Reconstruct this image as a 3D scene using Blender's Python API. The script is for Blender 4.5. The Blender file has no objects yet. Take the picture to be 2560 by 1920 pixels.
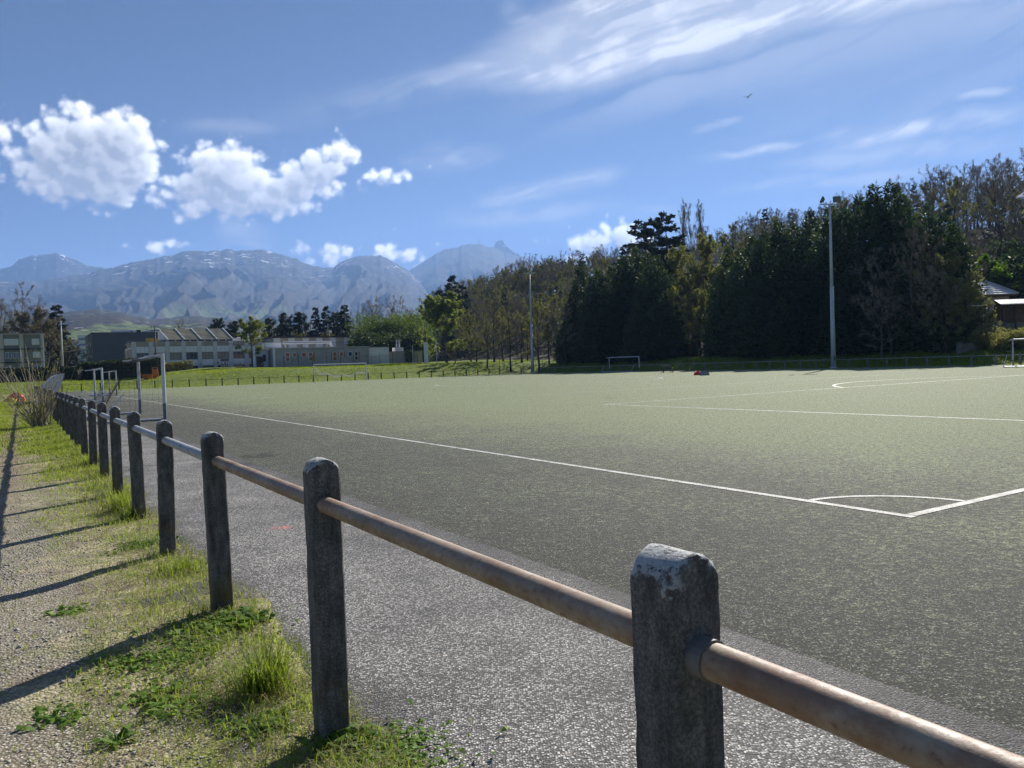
import bpy, math, random
import numpy as np
from mathutils import Vector, Matrix
rnd = random.Random(7)
RNG = np.random.default_rng(11)
SC = bpy.context.scene
COL = SC.collection

# ------------------------------------------------------------------ camera
F, PITCH, ROLL, CAM_H = 1957.6, -.0236, -.0334, 1.395      # focal length in photo pixels (2560 wide)
def _axes():
    f = Vector((0, math.cos(PITCH), math.sin(PITCH))); u = Vector((0, -math.sin(PITCH), math.cos(PITCH))); r = Vector((1, 0, 0))
    c, s = math.cos(ROLL), math.sin(ROLL)
    return r*c+u*s, r*-s+u*c, f
CR, CU, CF = _axes()
CO = Vector((0, 0, CAM_H))
cam_data = bpy.data.cameras.new('camera'); cam = bpy.data.objects.new('camera', cam_data); COL.objects.link(cam)
cam.matrix_world = Matrix(((CR.x, CU.x, -CF.x, CO.x), (CR.y, CU.y, -CF.y, CO.y), (CR.z, CU.z, -CF.z, CO.z), (0, 0, 0, 1)))
cam_data.sensor_width = 36; cam_data.lens = F/2560*36; cam_data.clip_start = .05; cam_data.clip_end = 60000
SC.camera = cam

K = 2560/2212                                            # measurements were read off at 2212 px width
def ray(x, y): return CF + CR*((x*K-1280)/F) - CU*((y*K-960)/F)
def ground_at(x, y, z=0.):
    d = ray(x, y); return CO + d*((z-CAM_H)/d.z)
def at_depth(x, y, Y):
    d = ray(x, y); return CO + d*(Y/d.y)

# ------------------------------------------------------------------ light
SUN_AZ, SUN_EL = math.radians(27), math.radians(33)       # azimuth measured from +Y towards +X
SUN_DIR = Vector((math.sin(SUN_AZ)*math.cos(SUN_EL), math.cos(SUN_AZ)*math.cos(SUN_EL), math.sin(SUN_EL)))
sun_data = bpy.data.lights.new('sun', 'SUN'); sun_data.energy = 4.3; sun_data.angle = math.radians(.53); sun_data.color = (1, .95, .87)
sun = bpy.data.objects.new('sun', sun_data); COL.objects.link(sun)
sun.rotation_euler = (-SUN_DIR).to_track_quat('-Z', 'Y').to_euler(); sun.location = (0, 0, 300)
SC.view_settings.view_transform = 'Standard'; SC.view_settings.look = 'None'; SC.view_settings.gamma = 1
SC.view_settings.exposure = 1.08
SKY_STRENGTH, SKY_AIR, SKY_DUST, SKY_OZONE = .050, .33, .0, 3.0
HAZE_D, HAZE_COL = 9e-5, (.33, .55, 1., 1)
CLOUD_DARK, CLOUD_LIGHT = (.19, .195, .215), (.78, .775, .76)
try:
    SC.cycles.use_denoising = True; SC.cycles.denoiser = 'OPENIMAGEDENOISE'
    SC.cycles.denoising_input_passes = 'RGB_ALBEDO_NORMAL'; SC.cycles.denoising_prefilter = 'FAST'
except Exception: pass
SC.cycles.max_bounces = 6; SC.cycles.diffuse_bounces = 3; SC.cycles.glossy_bounces = 2; SC.cycles.transmission_bounces = 4
SC.cycles.transparent_max_bounces = 8; SC.cycles.volume_bounces = 1; SC.cycles.caustics_reflective = False; SC.cycles.caustics_refractive = False
SC.cycles.sample_clamp_indirect = 4

class NT:
    """small wrapper to write node trees as expressions"""
    def __init__(s, nt): s.nt = nt; s.n = nt.nodes; s.l = nt.links
    def add(s, t, **kw):
        n = s.n.new(t)
        for k, v in kw.items(): setattr(n, k, v)
        return n
    def put(s, sock, v):
        if v is None: return
        if isinstance(v, bpy.types.NodeSocket): s.l.new(v, sock)
        else:
            if sock.type == 'RGBA' and len(v) == 3: v = (*v, 1)
            sock.default_value = v
    def m(s, op, a, b=None, c=None, clamp=False):
        n = s.add('ShaderNodeMath', operation=op, use_clamp=clamp)
        for i, v in enumerate((a, b, c)): s.put(n.inputs[i], v)
        return n.outputs[0]
    def v(s, op, a, b=None, c=None):
        n = s.add('ShaderNodeVectorMath', operation=op)
        for i, v in enumerate((a, b, c)): s.put(n.inputs[i], v)
        return n.outputs['Value'] if op in ('LENGTH', 'DOT_PRODUCT', 'DISTANCE') else n.outputs[0]
    def mix(s, f, a, b, blend='MIX'):
        n = s.add('ShaderNodeMix', data_type='RGBA', blend_type=blend); s.put(n.inputs[0], f); s.put(n.inputs[6], a); s.put(n.inputs[7], b)
        return n.outputs[2]
    def ss(s, x, lo, hi, a=0., b=1.):
        n = s.add('ShaderNodeMapRange', interpolation_type='SMOOTHSTEP'); s.put(n.inputs[0], x)
        for i, v in zip((1, 2, 3, 4), (lo, hi, a, b)): s.put(n.inputs[i], v)
        return n.outputs[0]
    def lin(s, x, lo, hi, a=0., b=1.):
        n = s.add('ShaderNodeMapRange'); s.put(n.inputs[0], x)
        for i, v in zip((1, 2, 3, 4), (lo, hi, a, b)): s.put(n.inputs[i], v)
        return n.outputs[0]
    def noise(s, vec, scale, detail=3., rough=.55, dist=0., dims='3D', out='Fac', lac=2.):
        n = s.add('ShaderNodeTexNoise', noise_dimensions=dims); s.put(n.inputs['Vector'], vec)
        for k, v in (('Scale', scale), ('Detail', detail), ('Roughness', rough), ('Distortion', dist), ('Lacunarity', lac)): s.put(n.inputs[k], v)
        return n.outputs[out]
    def voro(s, vec, scale, feature='F1', out='Distance', rand=1., detail=0., smooth=None):
        n = s.add('ShaderNodeTexVoronoi', feature=feature); s.put(n.inputs['Vector'], vec); s.put(n.inputs['Scale'], scale); s.put(n.inputs['Randomness'], rand)
        s.put(n.inputs['Detail'], detail)
        if smooth is not None and 'Smoothness' in n.inputs: s.put(n.inputs['Smoothness'], smooth)
        return n.outputs[out]
    def sep(s, v):
        n = s.add('ShaderNodeSeparateXYZ'); s.put(n.inputs[0], v); return n.outputs
    def comb(s, x, y, z):
        n = s.add('ShaderNodeCombineXYZ')
        for i, v in enumerate((x, y, z)): s.put(n.inputs[i], v)
        return n.outputs[0]
    def ramp(s, x, stops, interp='LINEAR'):
        n = s.add('ShaderNodeValToRGB'); s.put(n.inputs[0], x); r = n.color_ramp; r.interpolation = interp
        while len(r.elements) < len(stops): r.elements.new(.5)
        for e, (p, c) in zip(r.elements, stops): e.position = p; e.color = (*c, 1) if len(c) == 3 else c
        return n.outputs[0]
    def bump(s, h, strength=.5, dist=.02):
        n = s.add('ShaderNodeBump'); s.put(n.inputs['Height'], h); n.inputs['Strength'].default_value = strength; n.inputs['Distance'].default_value = dist
        return n.outputs[0]

# ------------------------------------------------------------------ sky: Nishita world, and a dome of thin cloud round it
def az_el(x, y):
    d = ray(x, y).normalized(); return math.atan2(d.x, d.y), math.asin(d.z)
PX = K/F
def build_world():
    w = bpy.data.worlds.new('World'); SC.world = w; w.use_nodes = True
    nt = w.node_tree; bg = nt.nodes['Background']
    sky = nt.nodes.new('ShaderNodeTexSky'); sky.sky_type = 'NISHITA'; sky.sun_disc = False; sky.sun_elevation = SUN_EL; sky.sun_rotation = SUN_AZ
    sky.altitude = 300; sky.air_density = SKY_AIR; sky.dust_density = SKY_DUST; sky.ozone_density = SKY_OZONE
    nt.links.new(sky.outputs[0], bg.inputs[0]); bg.inputs[1].default_value = SKY_STRENGTH
build_world()

# ------------------------------------------------------------------ pitch frame: a along the near touchline, b across the pitch
AZ = .5600
AX = Vector((-math.sin(AZ), math.cos(AZ), 0)); BX = Vector((math.cos(AZ), math.sin(AZ), 0)); CORNER = Vector((3.3168, 6.6184, 0))
def PT(a, b, z=0.): return CORNER + AX*a + BX*b + Vector((0, 0, z))
def ab(p): q = Vector((p[0], p[1], 0))-CORNER; return q.dot(AX), q.dot(BX)
PL, PWID = 97.6, 60.3                                     # pitch length and width
FENCE_B, FENCE_FAR_A, FENCE_FAR_B = -5.39, 105., 67.1
def sst(x, lo, hi):
    t = np.clip((np.asarray(x, float)-lo)/(hi-lo), 0, 1); return t*t*(3-2*t)
def vnoise(x, y, seed=0):
    """smooth value noise for terrain, vectorised"""
    x = np.asarray(x, float); y = np.asarray(y, float); xi = np.floor(x).astype(np.int64); yi = np.floor(y).astype(np.int64); fx = x-xi; fy = y-yi
    fx = fx*fx*(3-2*fx); fy = fy*fy*(3-2*fy)
    def h(i, j):
        n = (i*374761393 + j*668265263 + seed*974711) & 0x7fffffff; n = ((n ^ (n >> 13))*1274126177) & 0x7fffffff; return ((n ^ (n >> 16)) & 0xffff)/65535.
    return (h(xi, yi)*(1-fx)+h(xi+1, yi)*fx)*(1-fy)+(h(xi, yi+1)*(1-fx)+h(xi+1, yi+1)*fx)*fy
def fbm(x, y, o=4, seed=0):
    s = 0; amp = .5
    for k in range(o): s = s+amp*(vnoise(np.asarray(x)*2**k+17*k, np.asarray(y)*2**k-9*k, seed+k)-.5); amp *= .5
    return s
def terrain(a, b):
    a = np.asarray(a, float); b = np.asarray(b, float)
    steep = sst(b, 2, 22)
    far = (sst(a, 105.8, 128)*(1-steep)*1.25 + (sst(a, 105.8, 116)*2.1 + sst(a, 116, 150)*.7)*steep)
    far = far*sst(b, -60, -25) + (1-sst(b, -60, -25))*sst(a, 60, 128)*1.25
    right = sst(b, 67.9, 75)*1.5 + sst(b, 75, 94)*1.6
    hill = (sst(b, 88, 172)*25*(1-sst(a, 390, 560))) - sst(b, 185, 300)*12
    n = fbm(a/9., b/9., 3, 5)*.5*np.clip(np.maximum(sst(a, 106, 112), sst(b, 68.5, 74)), 0, 1) + fbm(a/40., b/40., 3, 8)*5*sst(b, 100, 150)
    return np.maximum(far, right+np.maximum(hill, 0)) + n
def tz(p):
    a, b = ab(p); return float(terrain(a, b))
def on_ground(x, depth):
    """a point on the terrain in the direction of picture column x, at a given forward distance"""
    p = at_depth(x, 800, depth); p.z = tz(p); return p
def on_b(x, b):
    t = (x*K-1280)/F; d = (b+CORNER.dot(BX))/(t*BX.x+BX.y); return on_ground(x, d)
def top_z(x, y, p): return at_depth(x, y, p.y).z

# ------------------------------------------------------------------ mesh helpers
class MB:
    def __init__(s): s.v = []; s.f = []
    def add(s, vs, fs):
        o = len(s.v); s.v += [tuple(v) for v in vs]; s.f += [tuple(i+o for i in f) for f in fs]
    def box(s, c, size, ax=None, bev=0.):
        ax = ax or (Vector((1, 0, 0)), Vector((0, 1, 0)), Vector((0, 0, 1))); c = Vector(c); h = [q/2 for q in size]; vs = []
        for k in (-1, 1):
            for j in (-1, 1):
                for i in (-1, 1): vs.append(c+ax[0]*(i*h[0])+ax[1]*(j*h[1])+ax[2]*(k*h[2]))
        s.add(vs, [(0, 2, 3, 1), (4, 5, 7, 6), (0, 1, 5, 4), (2, 6, 7, 3), (0, 4, 6, 2), (1, 3, 7, 5)])
    def tube(s, p0, p1, r0, r1=None, n=8, cap=True):
        p0 = Vector(p0); p1 = Vector(p1); r1 = r0 if r1 is None else r1; d = (p1-p0).normalized()
        q = d.orthogonal().normalized(); w = d.cross(q); vs = []
        for p, r in ((p0, r0), (p1, r1)):
            for i in range(n): a = 2*math.pi*i/n; vs.append(p+q*(math.cos(a)*r)+w*(math.sin(a)*r))
        fs = [(i, (i+1) % n, n+(i+1) % n, n+i) for i in range(n)]
        if cap: fs += [tuple(range(n-1, -1, -1)), tuple(range(n, 2*n))]
        s.add(vs, fs)
    def path(s, pts, r, n=6):
        for a, b in zip(pts, pts[1:]): s.tube(a, b, r, r, n)
    def quad(s, a, b, c, d): s.add((a, b, c, d), [(0, 1, 2, 3)])
    def prism(s, pts, ext):
        """closed polygon pts swept along vector ext"""
        n = len(pts); ext = Vector(ext); vs = [Vector(p) for p in pts]+[Vector(p)+ext for p in pts]
        s.add(vs, [tuple(range(n-1, -1, -1)), tuple(range(n, 2*n))]+[(i, (i+1) % n, n+(i+1) % n, n+i) for i in range(n)])
    def build(s, name, mat, parent=None, smooth=False, bevel=0.):
        me = bpy.data.meshes.new(name); me.from_pydata(s.v, [], s.f); me.update()
        return link(name, me, mat, parent, smooth, bevel)
def link(name, me, mat, parent=None, smooth=False, bevel=0.):
    if mat is not None and not me.materials: me.materials.append(mat)
    o = bpy.data.objects.new(name, me); COL.objects.link(o)
    if parent is not None: o.parent = parent
    if smooth: me.polygons.foreach_set('use_smooth', [True]*len(me.polygons))
    if bevel:
        b = o.modifiers.new('bevel', 'BEVEL'); b.width = bevel; b.segments = 2; b.limit_method = 'ANGLE'
    return o
def np_mesh(name, V, Fc):
    """V (n,3); Fc list of index arrays, each (k,3) or (k,4)"""
    me = bpy.data.meshes.new(name); V = np.asarray(V, np.float32)
    Fc = [np.asarray(f, np.int32) for f in Fc if len(f)]
    loops = np.concatenate([f.ravel() for f in Fc]); tot = np.concatenate([np.full(len(f), f.shape[1], np.int32) for f in Fc]); st = np.concatenate([[0], np.cumsum(tot)[:-1]]).astype(np.int32)
    me.vertices.add(len(V)); me.vertices.foreach_set('co', V.ravel()); me.loops.add(len(loops)); me.loops.foreach_set('vertex_index', loops)
    me.polygons.add(len(tot)); me.polygons.foreach_set('loop_start', st); me.polygons.foreach_set('loop_total', tot); me.update(calc_edges=True); return me
def grid_mesh(name, X, Y, Z):
    n, m = X.shape; V = np.stack([X, Y, Z], -1).reshape(-1, 3); i = np.arange(n*m).reshape(n, m)
    return np_mesh(name, V, [np.stack([i[:-1, :-1], i[1:, :-1], i[1:, 1:], i[:-1, 1:]], -1).reshape(-1, 4)])
def tag(o, label=None, cat=None, group=None, kind=None):
    if label: o['label'] = label
    if cat: o['category'] = cat
    if group: o['group'] = group
    if kind: o['kind'] = kind
    return o
def empty(name, loc=(0, 0, 0), rz=0., label=None, cat=None, group=None):
    o = bpy.data.objects.new(name, None); COL.objects.link(o); o.location = loc; o.rotation_euler = (0, 0, rz); o.empty_display_size = .2
    return tag(o, label, cat, group)
def struct(name, me, mat, parent=None, smooth=False):
    o = link(name, me, mat, parent, smooth)
    if parent is None: o['kind'] = 'structure'
    return o
KIDS = {}
def copy_thing(src, loc, rz=0., scale=1., label=None, group=None, sz=None):
    c = src.copy(); COL.objects.link(c); c.location = loc; c.rotation_euler = (0, 0, rz); c.scale = (scale, scale, sz or scale)
    if label: c['label'] = label
    if group: c['group'] = group
    for ch in [o for o in src.children]:
        k = ch.copy(); COL.objects.link(k); k.parent = c
    return c
def srgb(r, g, b):
    f = lambda c: (c/255/12.92 if c/255 <= .04045 else ((c/255+.055)/1.055)**2.4)
    return (f(r), f(g), f(b))

# ------------------------------------------------------------------ materials
def mat_new(name):
    m = bpy.data.materials.new(name); m.use_nodes = True; nt = m.node_tree; t = NT(nt); b = nt.nodes['Principled BSDF']
    return m, t, b
def plain(name, cols, scale=4., rough=.7, bump=0., detail=4., metal=0., spec=.4, coord='Object', fine=0., bdist=.01, rnd_amt=0.):
    """cols: colours from low to high noise"""
    m, t, b = mat_new(name); c = t.add('ShaderNodeTexCoord').outputs[coord]
    n = t.noise(c, scale, detail, .6)
    k = len(cols); col = t.ramp(n, [(.28+.44*i/max(k-1, 1), q) for i, q in enumerate(cols)]) if k > 1 else t.mix(0., cols[0], cols[0])
    if fine: col = t.mix(fine, col, t.ramp(t.noise(c, scale*14, 3.), [(.35, (.02, .02, .02)), (.65, (.9, .9, .9))]), 'OVERLAY')
    if rnd_amt:
        r = t.add('ShaderNodeObjectInfo').outputs['Random']; col = t.mix(1., col, t.ramp(r, [(0, (1-rnd_amt,)*3), (1, (1+rnd_amt,)*3)]), 'MULTIPLY')
    t.put(b.inputs['Base Color'], col); b.inputs['Roughness'].default_value = rough; b.inputs['Metallic'].default_value = metal; b.inputs['Specular IOR Level'].default_value = spec
    if bump: t.put(b.inputs['Normal'], t.bump(t.noise(c, scale*10, 4.), bump, bdist))
    return m
def leaf_mat(name, dark, light, trans=.35, rough=.6, rnd_amt=.25, spec=.25, scale=.5):
    m, t, b = mat_new(name); nt = m.node_tree
    c = t.add('ShaderNodeTexCoord').outputs['Object']; g = t.add('ShaderNodeNewGeometry')
    oi = t.add('ShaderNodeObjectInfo')
    f = t.m('ADD', t.m('MULTIPLY', g.outputs['Random Per Island'], .55), t.m('MULTIPLY', t.noise(t.v('ADD', c, t.v('MULTIPLY', oi.outputs['Location'], (.37, .37, .37))), scale, 2.), .6))
    col = t.mix(t.lin(f, .2, .9), dark, light)
    col = t.mix(1., col, t.ramp(oi.outputs['Random'], [(0, (1-rnd_amt, 1-rnd_amt*.8, 1-rnd_amt)), (1, (1+rnd_amt, 1+rnd_amt*.8, 1+rnd_amt*.6))]), 'MULTIPLY')
    t.put(b.inputs['Base Color'], col); b.inputs['Roughness'].default_value = rough; b.inputs['Specular IOR Level'].default_value = spec
    if trans:
        tr = t.add('ShaderNodeBsdfTranslucent'); t.put(tr.inputs[0], t.mix(1., col, (1.25, 1.3, .7), 'MULTIPLY')); ms = t.add('ShaderNodeMixShader'); ms.inputs[0].default_value = trans
        t.l.new(b.outputs[0], ms.inputs[1]); t.l.new(tr.outputs[0], ms.inputs[2]); t.l.new(ms.outputs[0], nt.nodes['Material Output'].inputs[0])
    return m
def pitch_coords(t):
    """(a, b) of the shaded point, in metres"""
    p = t.v('SUBTRACT', t.add('ShaderNodeNewGeometry').outputs['Position'], tuple(CORNER))
    return t.v('DOT_PRODUCT', p, tuple(AX)), t.v('DOT_PRODUCT', p, tuple(BX)), p

def turf_material():
    m, t, b = mat_new('artificial_turf'); A, B, p = pitch_coords(t)
    big = t.noise(p, .10, 4., .6); mid = t.noise(p, .9, 4., .6)
    # infill-rich worn margin outside the near touchline and the near corner
    edge = t.m('MINIMUM', t.m('ADD', B, t.m('MULTIPLY', t.m('SUBTRACT', big, .5), 6.)), t.m('MULTIPLY', t.m('ADD', A, t.m('ADD', 2.5, t.m('MULTIPLY', t.m('SUBTRACT', big, .5), 6.))), .9))
    fibre = t.ss(edge, -4.5, 8., .03, 1.)
    fibre = t.m('ADD', fibre, t.m('ADD', t.m('MULTIPLY', t.m('SUBTRACT', mid, .5), .45), t.m('MULTIPLY', t.m('SUBTRACT', t.noise(p, .28, 4., .6), .5), .5)), clamp=True)
    # blades and crumb grain
    st = t.add('ShaderNodeMapping'); st.inputs['Scale'].default_value = (1, 1.35, 1); st.inputs['Rotation'].default_value = (0, 0, .4); t.put(st.inputs[0], p)
    fl = t.noise(p, 95., 1., .5)
    g1 = t.noise(st.outputs[0], 62., 2., .7); g2 = t.noise(p, 170., 2., .7); g3 = t.noise(st.outputs[0], 13., 4., .7); g4 = t.noise(st.outputs[0], 3.2, 4., .65)
    grain = t.m('ADD', t.m('MULTIPLY', g1, .40), t.m('ADD', t.m('MULTIPLY', g2, .18), t.m('ADD', t.m('MULTIPLY', g3, .30), t.m('MULTIPLY', g4, .12))))
    cover = t.ss(t.m('ADD', grain, t.lin(fibre, 0, 1, -.075, .050)), .46, .54)
    crumb = t.mix(t.ss(g2, .35, .7), (.014, .014, .014), (.070, .068, .064))
    blade = t.mix(t.ss(t.m('ADD', t.m('MULTIPLY', g1, .6), t.m('MULTIPLY', g3, .4)), .42, .62), (.075, .095, .040), (.325, .370, .195))
    blade = t.mix(t.lin(fibre, 0, .8, .5, 0.), blade, (.17, .167, .158))
    col = t.mix(cover, crumb, blade)
    col = t.mix(t.m('MULTIPLY', t.ss(fl, .63, .70), t.lin(fibre, 0, 1, .62, .35)), col, (.52, .515, .48))
    col = t.mix(t.m('MULTIPLY', t.ss(fl, .38, .30), .85), col, (.008, .008, .008))
    # dark scuffed patches of loose crumb
    sp = t.v('SUBTRACT', p, tuple(ground_at(562, 985)-CORNER)); scuff = t.v('LENGTH', t.v('MULTIPLY', t.v('ADD', sp, t.v('MULTIPLY', t.v('SUBTRACT', t.noise(p, 5., 3., out='Color'), (.5, .5, .5)), (1.6, 1.6, 0))), (1.5, .9, 0)))
    col = t.mix(t.ss(scuff, .25, .55, .75, 0.), col, (.012, .012, .012))
    t.put(b.inputs['Base Color'], col); b.inputs['Roughness'].default_value = .85; b.inputs['Specular IOR Level'].default_value = .12; b.inputs['Sheen Weight'].default_value = .06; b.inputs['Sheen Roughness'].default_value = .6; b.inputs['Sheen Tint'].default_value = (.85, .9, .6, 1)
    t.put(b.inputs['Normal'], t.bump(t.m('ADD', grain, t.m('MULTIPLY', g3, .4)), .8, .02))
    return m
def asphalt_material():
    m, t, b = mat_new('chip_asphalt'); A, B, p = pitch_coords(t)
    warp = t.v('ADD', p, t.v('MULTIPLY', t.noise(p, 60., 2., out='Color'), (.006, .006, 0)))
    cellc = t.voro(warp, 105., out='Color'); celld = t.voro(warp, 105.)
    r = t.sep(cellc)[0]; big = t.noise(p, .8, 4.); wet = t.noise(p, .35, 3.)
    chip = t.ramp(r, [(0, (.04, .039, .038)), (.28, (.10, .097, .093)), (.52, (.225, .218, .207)), (.78, (.42, .405, .385)), (1, (.72, .70, .67))])
    chip = t.mix(t.ss(celld, .34, .70), chip, (.065, .063, .061))
    # crumb swept off the pitch darkens the strip beside it
    spread = t.ss(t.m('ADD', B, t.m('MULTIPLY', t.m('SUBTRACT', big, .5), 1.6)), -4.15, -3.15)
    col = t.mix(t.m('MULTIPLY', spread, .80), chip, (.035, .035, .036))
    col = t.mix(t.m('MULTIPLY', t.ss(wet, .5, .7), .22), col, (.05, .05, .05))
    tone = t.noise(p, 1.7, 5., .6); col = t.mix(1., col, t.ramp(tone, [(.32, (.74, .74, .74)), (.5, (1.08, 1.07, 1.05)), (.68, (1.36, 1.34, 1.29))]), 'MULTIPLY')
    damp = t.m('MULTIPLY', t.ss(t.m('ADD', B, t.m('MULTIPLY', t.m('SUBTRACT', tone, .5), .9)), -4.95, -5.35), .6); col = t.mix(damp, col, (.045, .042, .036))
    pr = t.v('SUBTRACT', p, tuple(ground_at(608, 1141)-CORNER)); rr = t.v('LENGTH', t.v('MULTIPLY', pr, (7., 7.5, 0)))
    paint = t.m('MULTIPLY', t.ss(rr, .3, .9, .75, 0.), t.ss(t.noise(p, 30., 3.), .46, .56))
    col = t.mix(paint, col, (.74, .20, .16))
    t.put(b.inputs['Base Color'], col); b.inputs['Roughness'].default_value = .75; b.inputs['Specular IOR Level'].default_value = .25
    t.put(b.inputs['Normal'], t.bump(t.m('SUBTRACT', t.m('MULTIPLY', r, .4), celld), .9, .006))
    return m
def verge_material():
    m, t, b = mat_new('trodden_verge'); A, B, p = pitch_coords(t)
    n1 = t.noise(p, .55, 5., .6); n2 = t.noise(p, 2.4, 5., .6); n3 = t.noise(p, 9., 4., .6)
    cc = t.voro(p, 75., out='Color'); cd = t.voro(p, 75.); r = t.sep(cc)[0]
    peb = t.ramp(r, [(0, (.26, .22, .165)), (.35, (.38, .33, .255)), (.7, (.53, .475, .385)), (1, (.74, .69, .60))]); peb = t.mix(t.ss(cd, .3, .65), peb, (.17, .145, .11))
    dirt = t.mix(t.ss(n3, .35, .65), (.17, .13, .085), (.35, .285, .205))
    moss = t.mix(t.ss(n3, .3, .7), (.14, .165, .035), (.33, .355, .095))
    straw = t.mix(t.ss(t.noise(p, 40., 3.), .35, .7), (.27, .225, .125), (.60, .53, .34))
    near = t.ss(t.m('ADD', A, t.m('MULTIPLY', t.m('SUBTRACT', n1, .5), 8.)), 1.5, 11.)
    gravel = t.m('MULTIPLY', t.ss(t.m('ADD', t.m('ADD', t.m('MULTIPLY', n2, .5), t.m('MULTIPLY', n1, .5)), t.lin(B, -5.6, -6.7, -.10, .16)), .46, .57), t.m('SUBTRACT', 1., t.m('MULTIPLY', near, .75)))
    gravel = t.m('MAXIMUM', gravel, t.m('MULTIPLY', t.ss(B, -6.5, -7.3), t.ss(A, 6., 1.)))
    # trodden line in the grass
    tr = t.m('MULTIPLY', t.ss(t.m('ABSOLUTE', t.m('ADD', B, t.m('ADD', 6.55, t.m('MULTIPLY', t.m('SUBTRACT', n1, .5), .5)))), .05, .34, 1., 0.), t.ss(A, 4., 9.))
    col = t.mix(t.ss(n2, .44, .56), straw, moss)
    col = t.mix(t.m('MULTIPLY', t.ss(t.noise(p, 3.2, 5.), .50, .58), .85), col, dirt)
    col = t.mix(t.m('MULTIPLY', gravel, .88), col, peb); col = t.mix(t.m('MULTIPLY', tr, .85), col, t.mix(.4, (.33, .25, .19), dirt))
    t.put(b.inputs['Base Color'], col); b.inputs['Roughness'].default_value = .85; b.inputs['Specular IOR Level'].default_value = .25
    t.put(b.inputs['Normal'], t.bump(t.m('SUBTRACT', t.noise(p, 70., 4., .7), t.m('MULTIPLY', cd, .8)), .9, .014))
    return m
def ground_material():
    m, t, b = mat_new('meadow_ground'); A, B, p = pitch_coords(t)
    n1 = t.noise(p, .25, 5., .65); n2 = t.noise(p, 2.2, 5., .65)
    g = t.mix(t.ss(n2, .3, .7), (.075, .11, .010), (.19, .245, .030)); g = t.mix(t.m('MULTIPLY', t.ss(n1, .5, .7), .5), g, (.22, .22, .075))
    wood = t.mix(t.ss(n2, .3, .7), (.055, .045, .030), (.12, .10, .062))
    wood = t.mix(t.m('MULTIPLY', t.ss(n1, .45, .65), .5), wood, (.07, .10, .025))
    col = t.mix(t.ss(t.m('ADD', B, t.m('MULTIPLY', t.m('SUBTRACT', n1, .5), 12.)), 78., 88.), g, wood)
    d = t.v('LENGTH', p); col = t.mix(t.ss(d, 350., 900.), col, t.mix(t.ss(t.noise(p, .006, 5.), .45, .55), (.05, .055, .03), (.10, .14, .04)))
    t.put(b.inputs['Base Color'], col); b.inputs['Roughness'].default_value = .9; b.inputs['Specular IOR Level'].default_value = .15
    t.put(b.inputs['Normal'], t.bump(t.noise(p, 3., 5., .7), .8, .25))
    return m
def concrete_post_material():
    m, t, b = mat_new('weathered_concrete'); tc = t.add('ShaderNodeTexCoord').outputs['Object']; geo = t.add('ShaderNodeNewGeometry')
    p = geo.outputs['Position']; z = t.sep(tc)[2]; nz = t.sep(geo.outputs['Normal'])[2]
    oi = t.add('ShaderNodeObjectInfo').outputs['Random']
    c = t.v('ADD', tc, t.comb(t.m('MULTIPLY', oi, 17.), 0., t.m('MULTIPLY', oi, 5.)))
    st = t.add('ShaderNodeMapping'); st.inputs['Scale'].default_value = (1, 1, .18); t.put(st.inputs[0], c)
    streak = t.noise(st.outputs[0], 26., 5., .65); n = t.noise(c, 14., 6., .7); fine = t.noise(c, 140., 3., .7); spk = t.voro(c, 190.)
    base = t.ramp(t.m('ADD', t.m('MULTIPLY', streak, .6), t.m('MULTIPLY', n, .4)), [(.30, (.045, .043, .040)), (.45, (.13, .125, .117)), (.58, (.235, .225, .208)), (.74, (.38, .36, .33))])
    base = t.mix(t.ss(fine, .35, .7), t.mix(.6, base, (.015, .015, .014)), base)
    base = t.mix(t.m('MULTIPLY', t.ss(spk, .16, .08), t.ss(n, .45, .6)), base, (.30, .29, .27))
    # pale crust of lichen over the crown, with black pits
    pits = t.ss(t.noise(c, 60., 4., .75), .40, .47)
    lf = t.m('ADD', t.m('MULTIPLY', nz, .42), t.m('ADD', t.m('MULTIPLY', t.noise(c, 24., 5., .75), 1.35), t.lin(z, .62, 1.07, -.98, -.40)))
    lich = t.m('MULTIPLY', t.ss(lf, .30, .43), pits)
    lich = t.m('MULTIPLY', lich, t.ss(t.m('ABSOLUTE', t.m('SUBTRACT', t.sep(t.add('ShaderNodeTexCoord').outputs['Normal'])[0], 0.)), .995, .9, .35, 1.))
    lc = t.mix(t.noise(c, 35., 4.), (.24, .25, .25), (.62, .63, .62))
    col = t.mix(lich, base, lc)
    moss = t.m('MULTIPLY', t.ss(z, .36, .05), t.ss(t.noise(c, 9., 4.), .44, .6))
    col = t.mix(t.m('MULTIPLY', moss, .75), col, (.16, .105, .022))
    t.put(b.inputs['Base Color'], col); b.inputs['Roughness'].default_value = .85; b.inputs['Specular IOR Level'].default_value = .3
    t.put(b.inputs['Normal'], t.bump(t.m('ADD', t.m('MULTIPLY', n, .8), t.m('ADD', t.m('MULTIPLY', fine, .5), t.m('MULTIPLY', lich, .3))), .9, .008))
    return m
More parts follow.
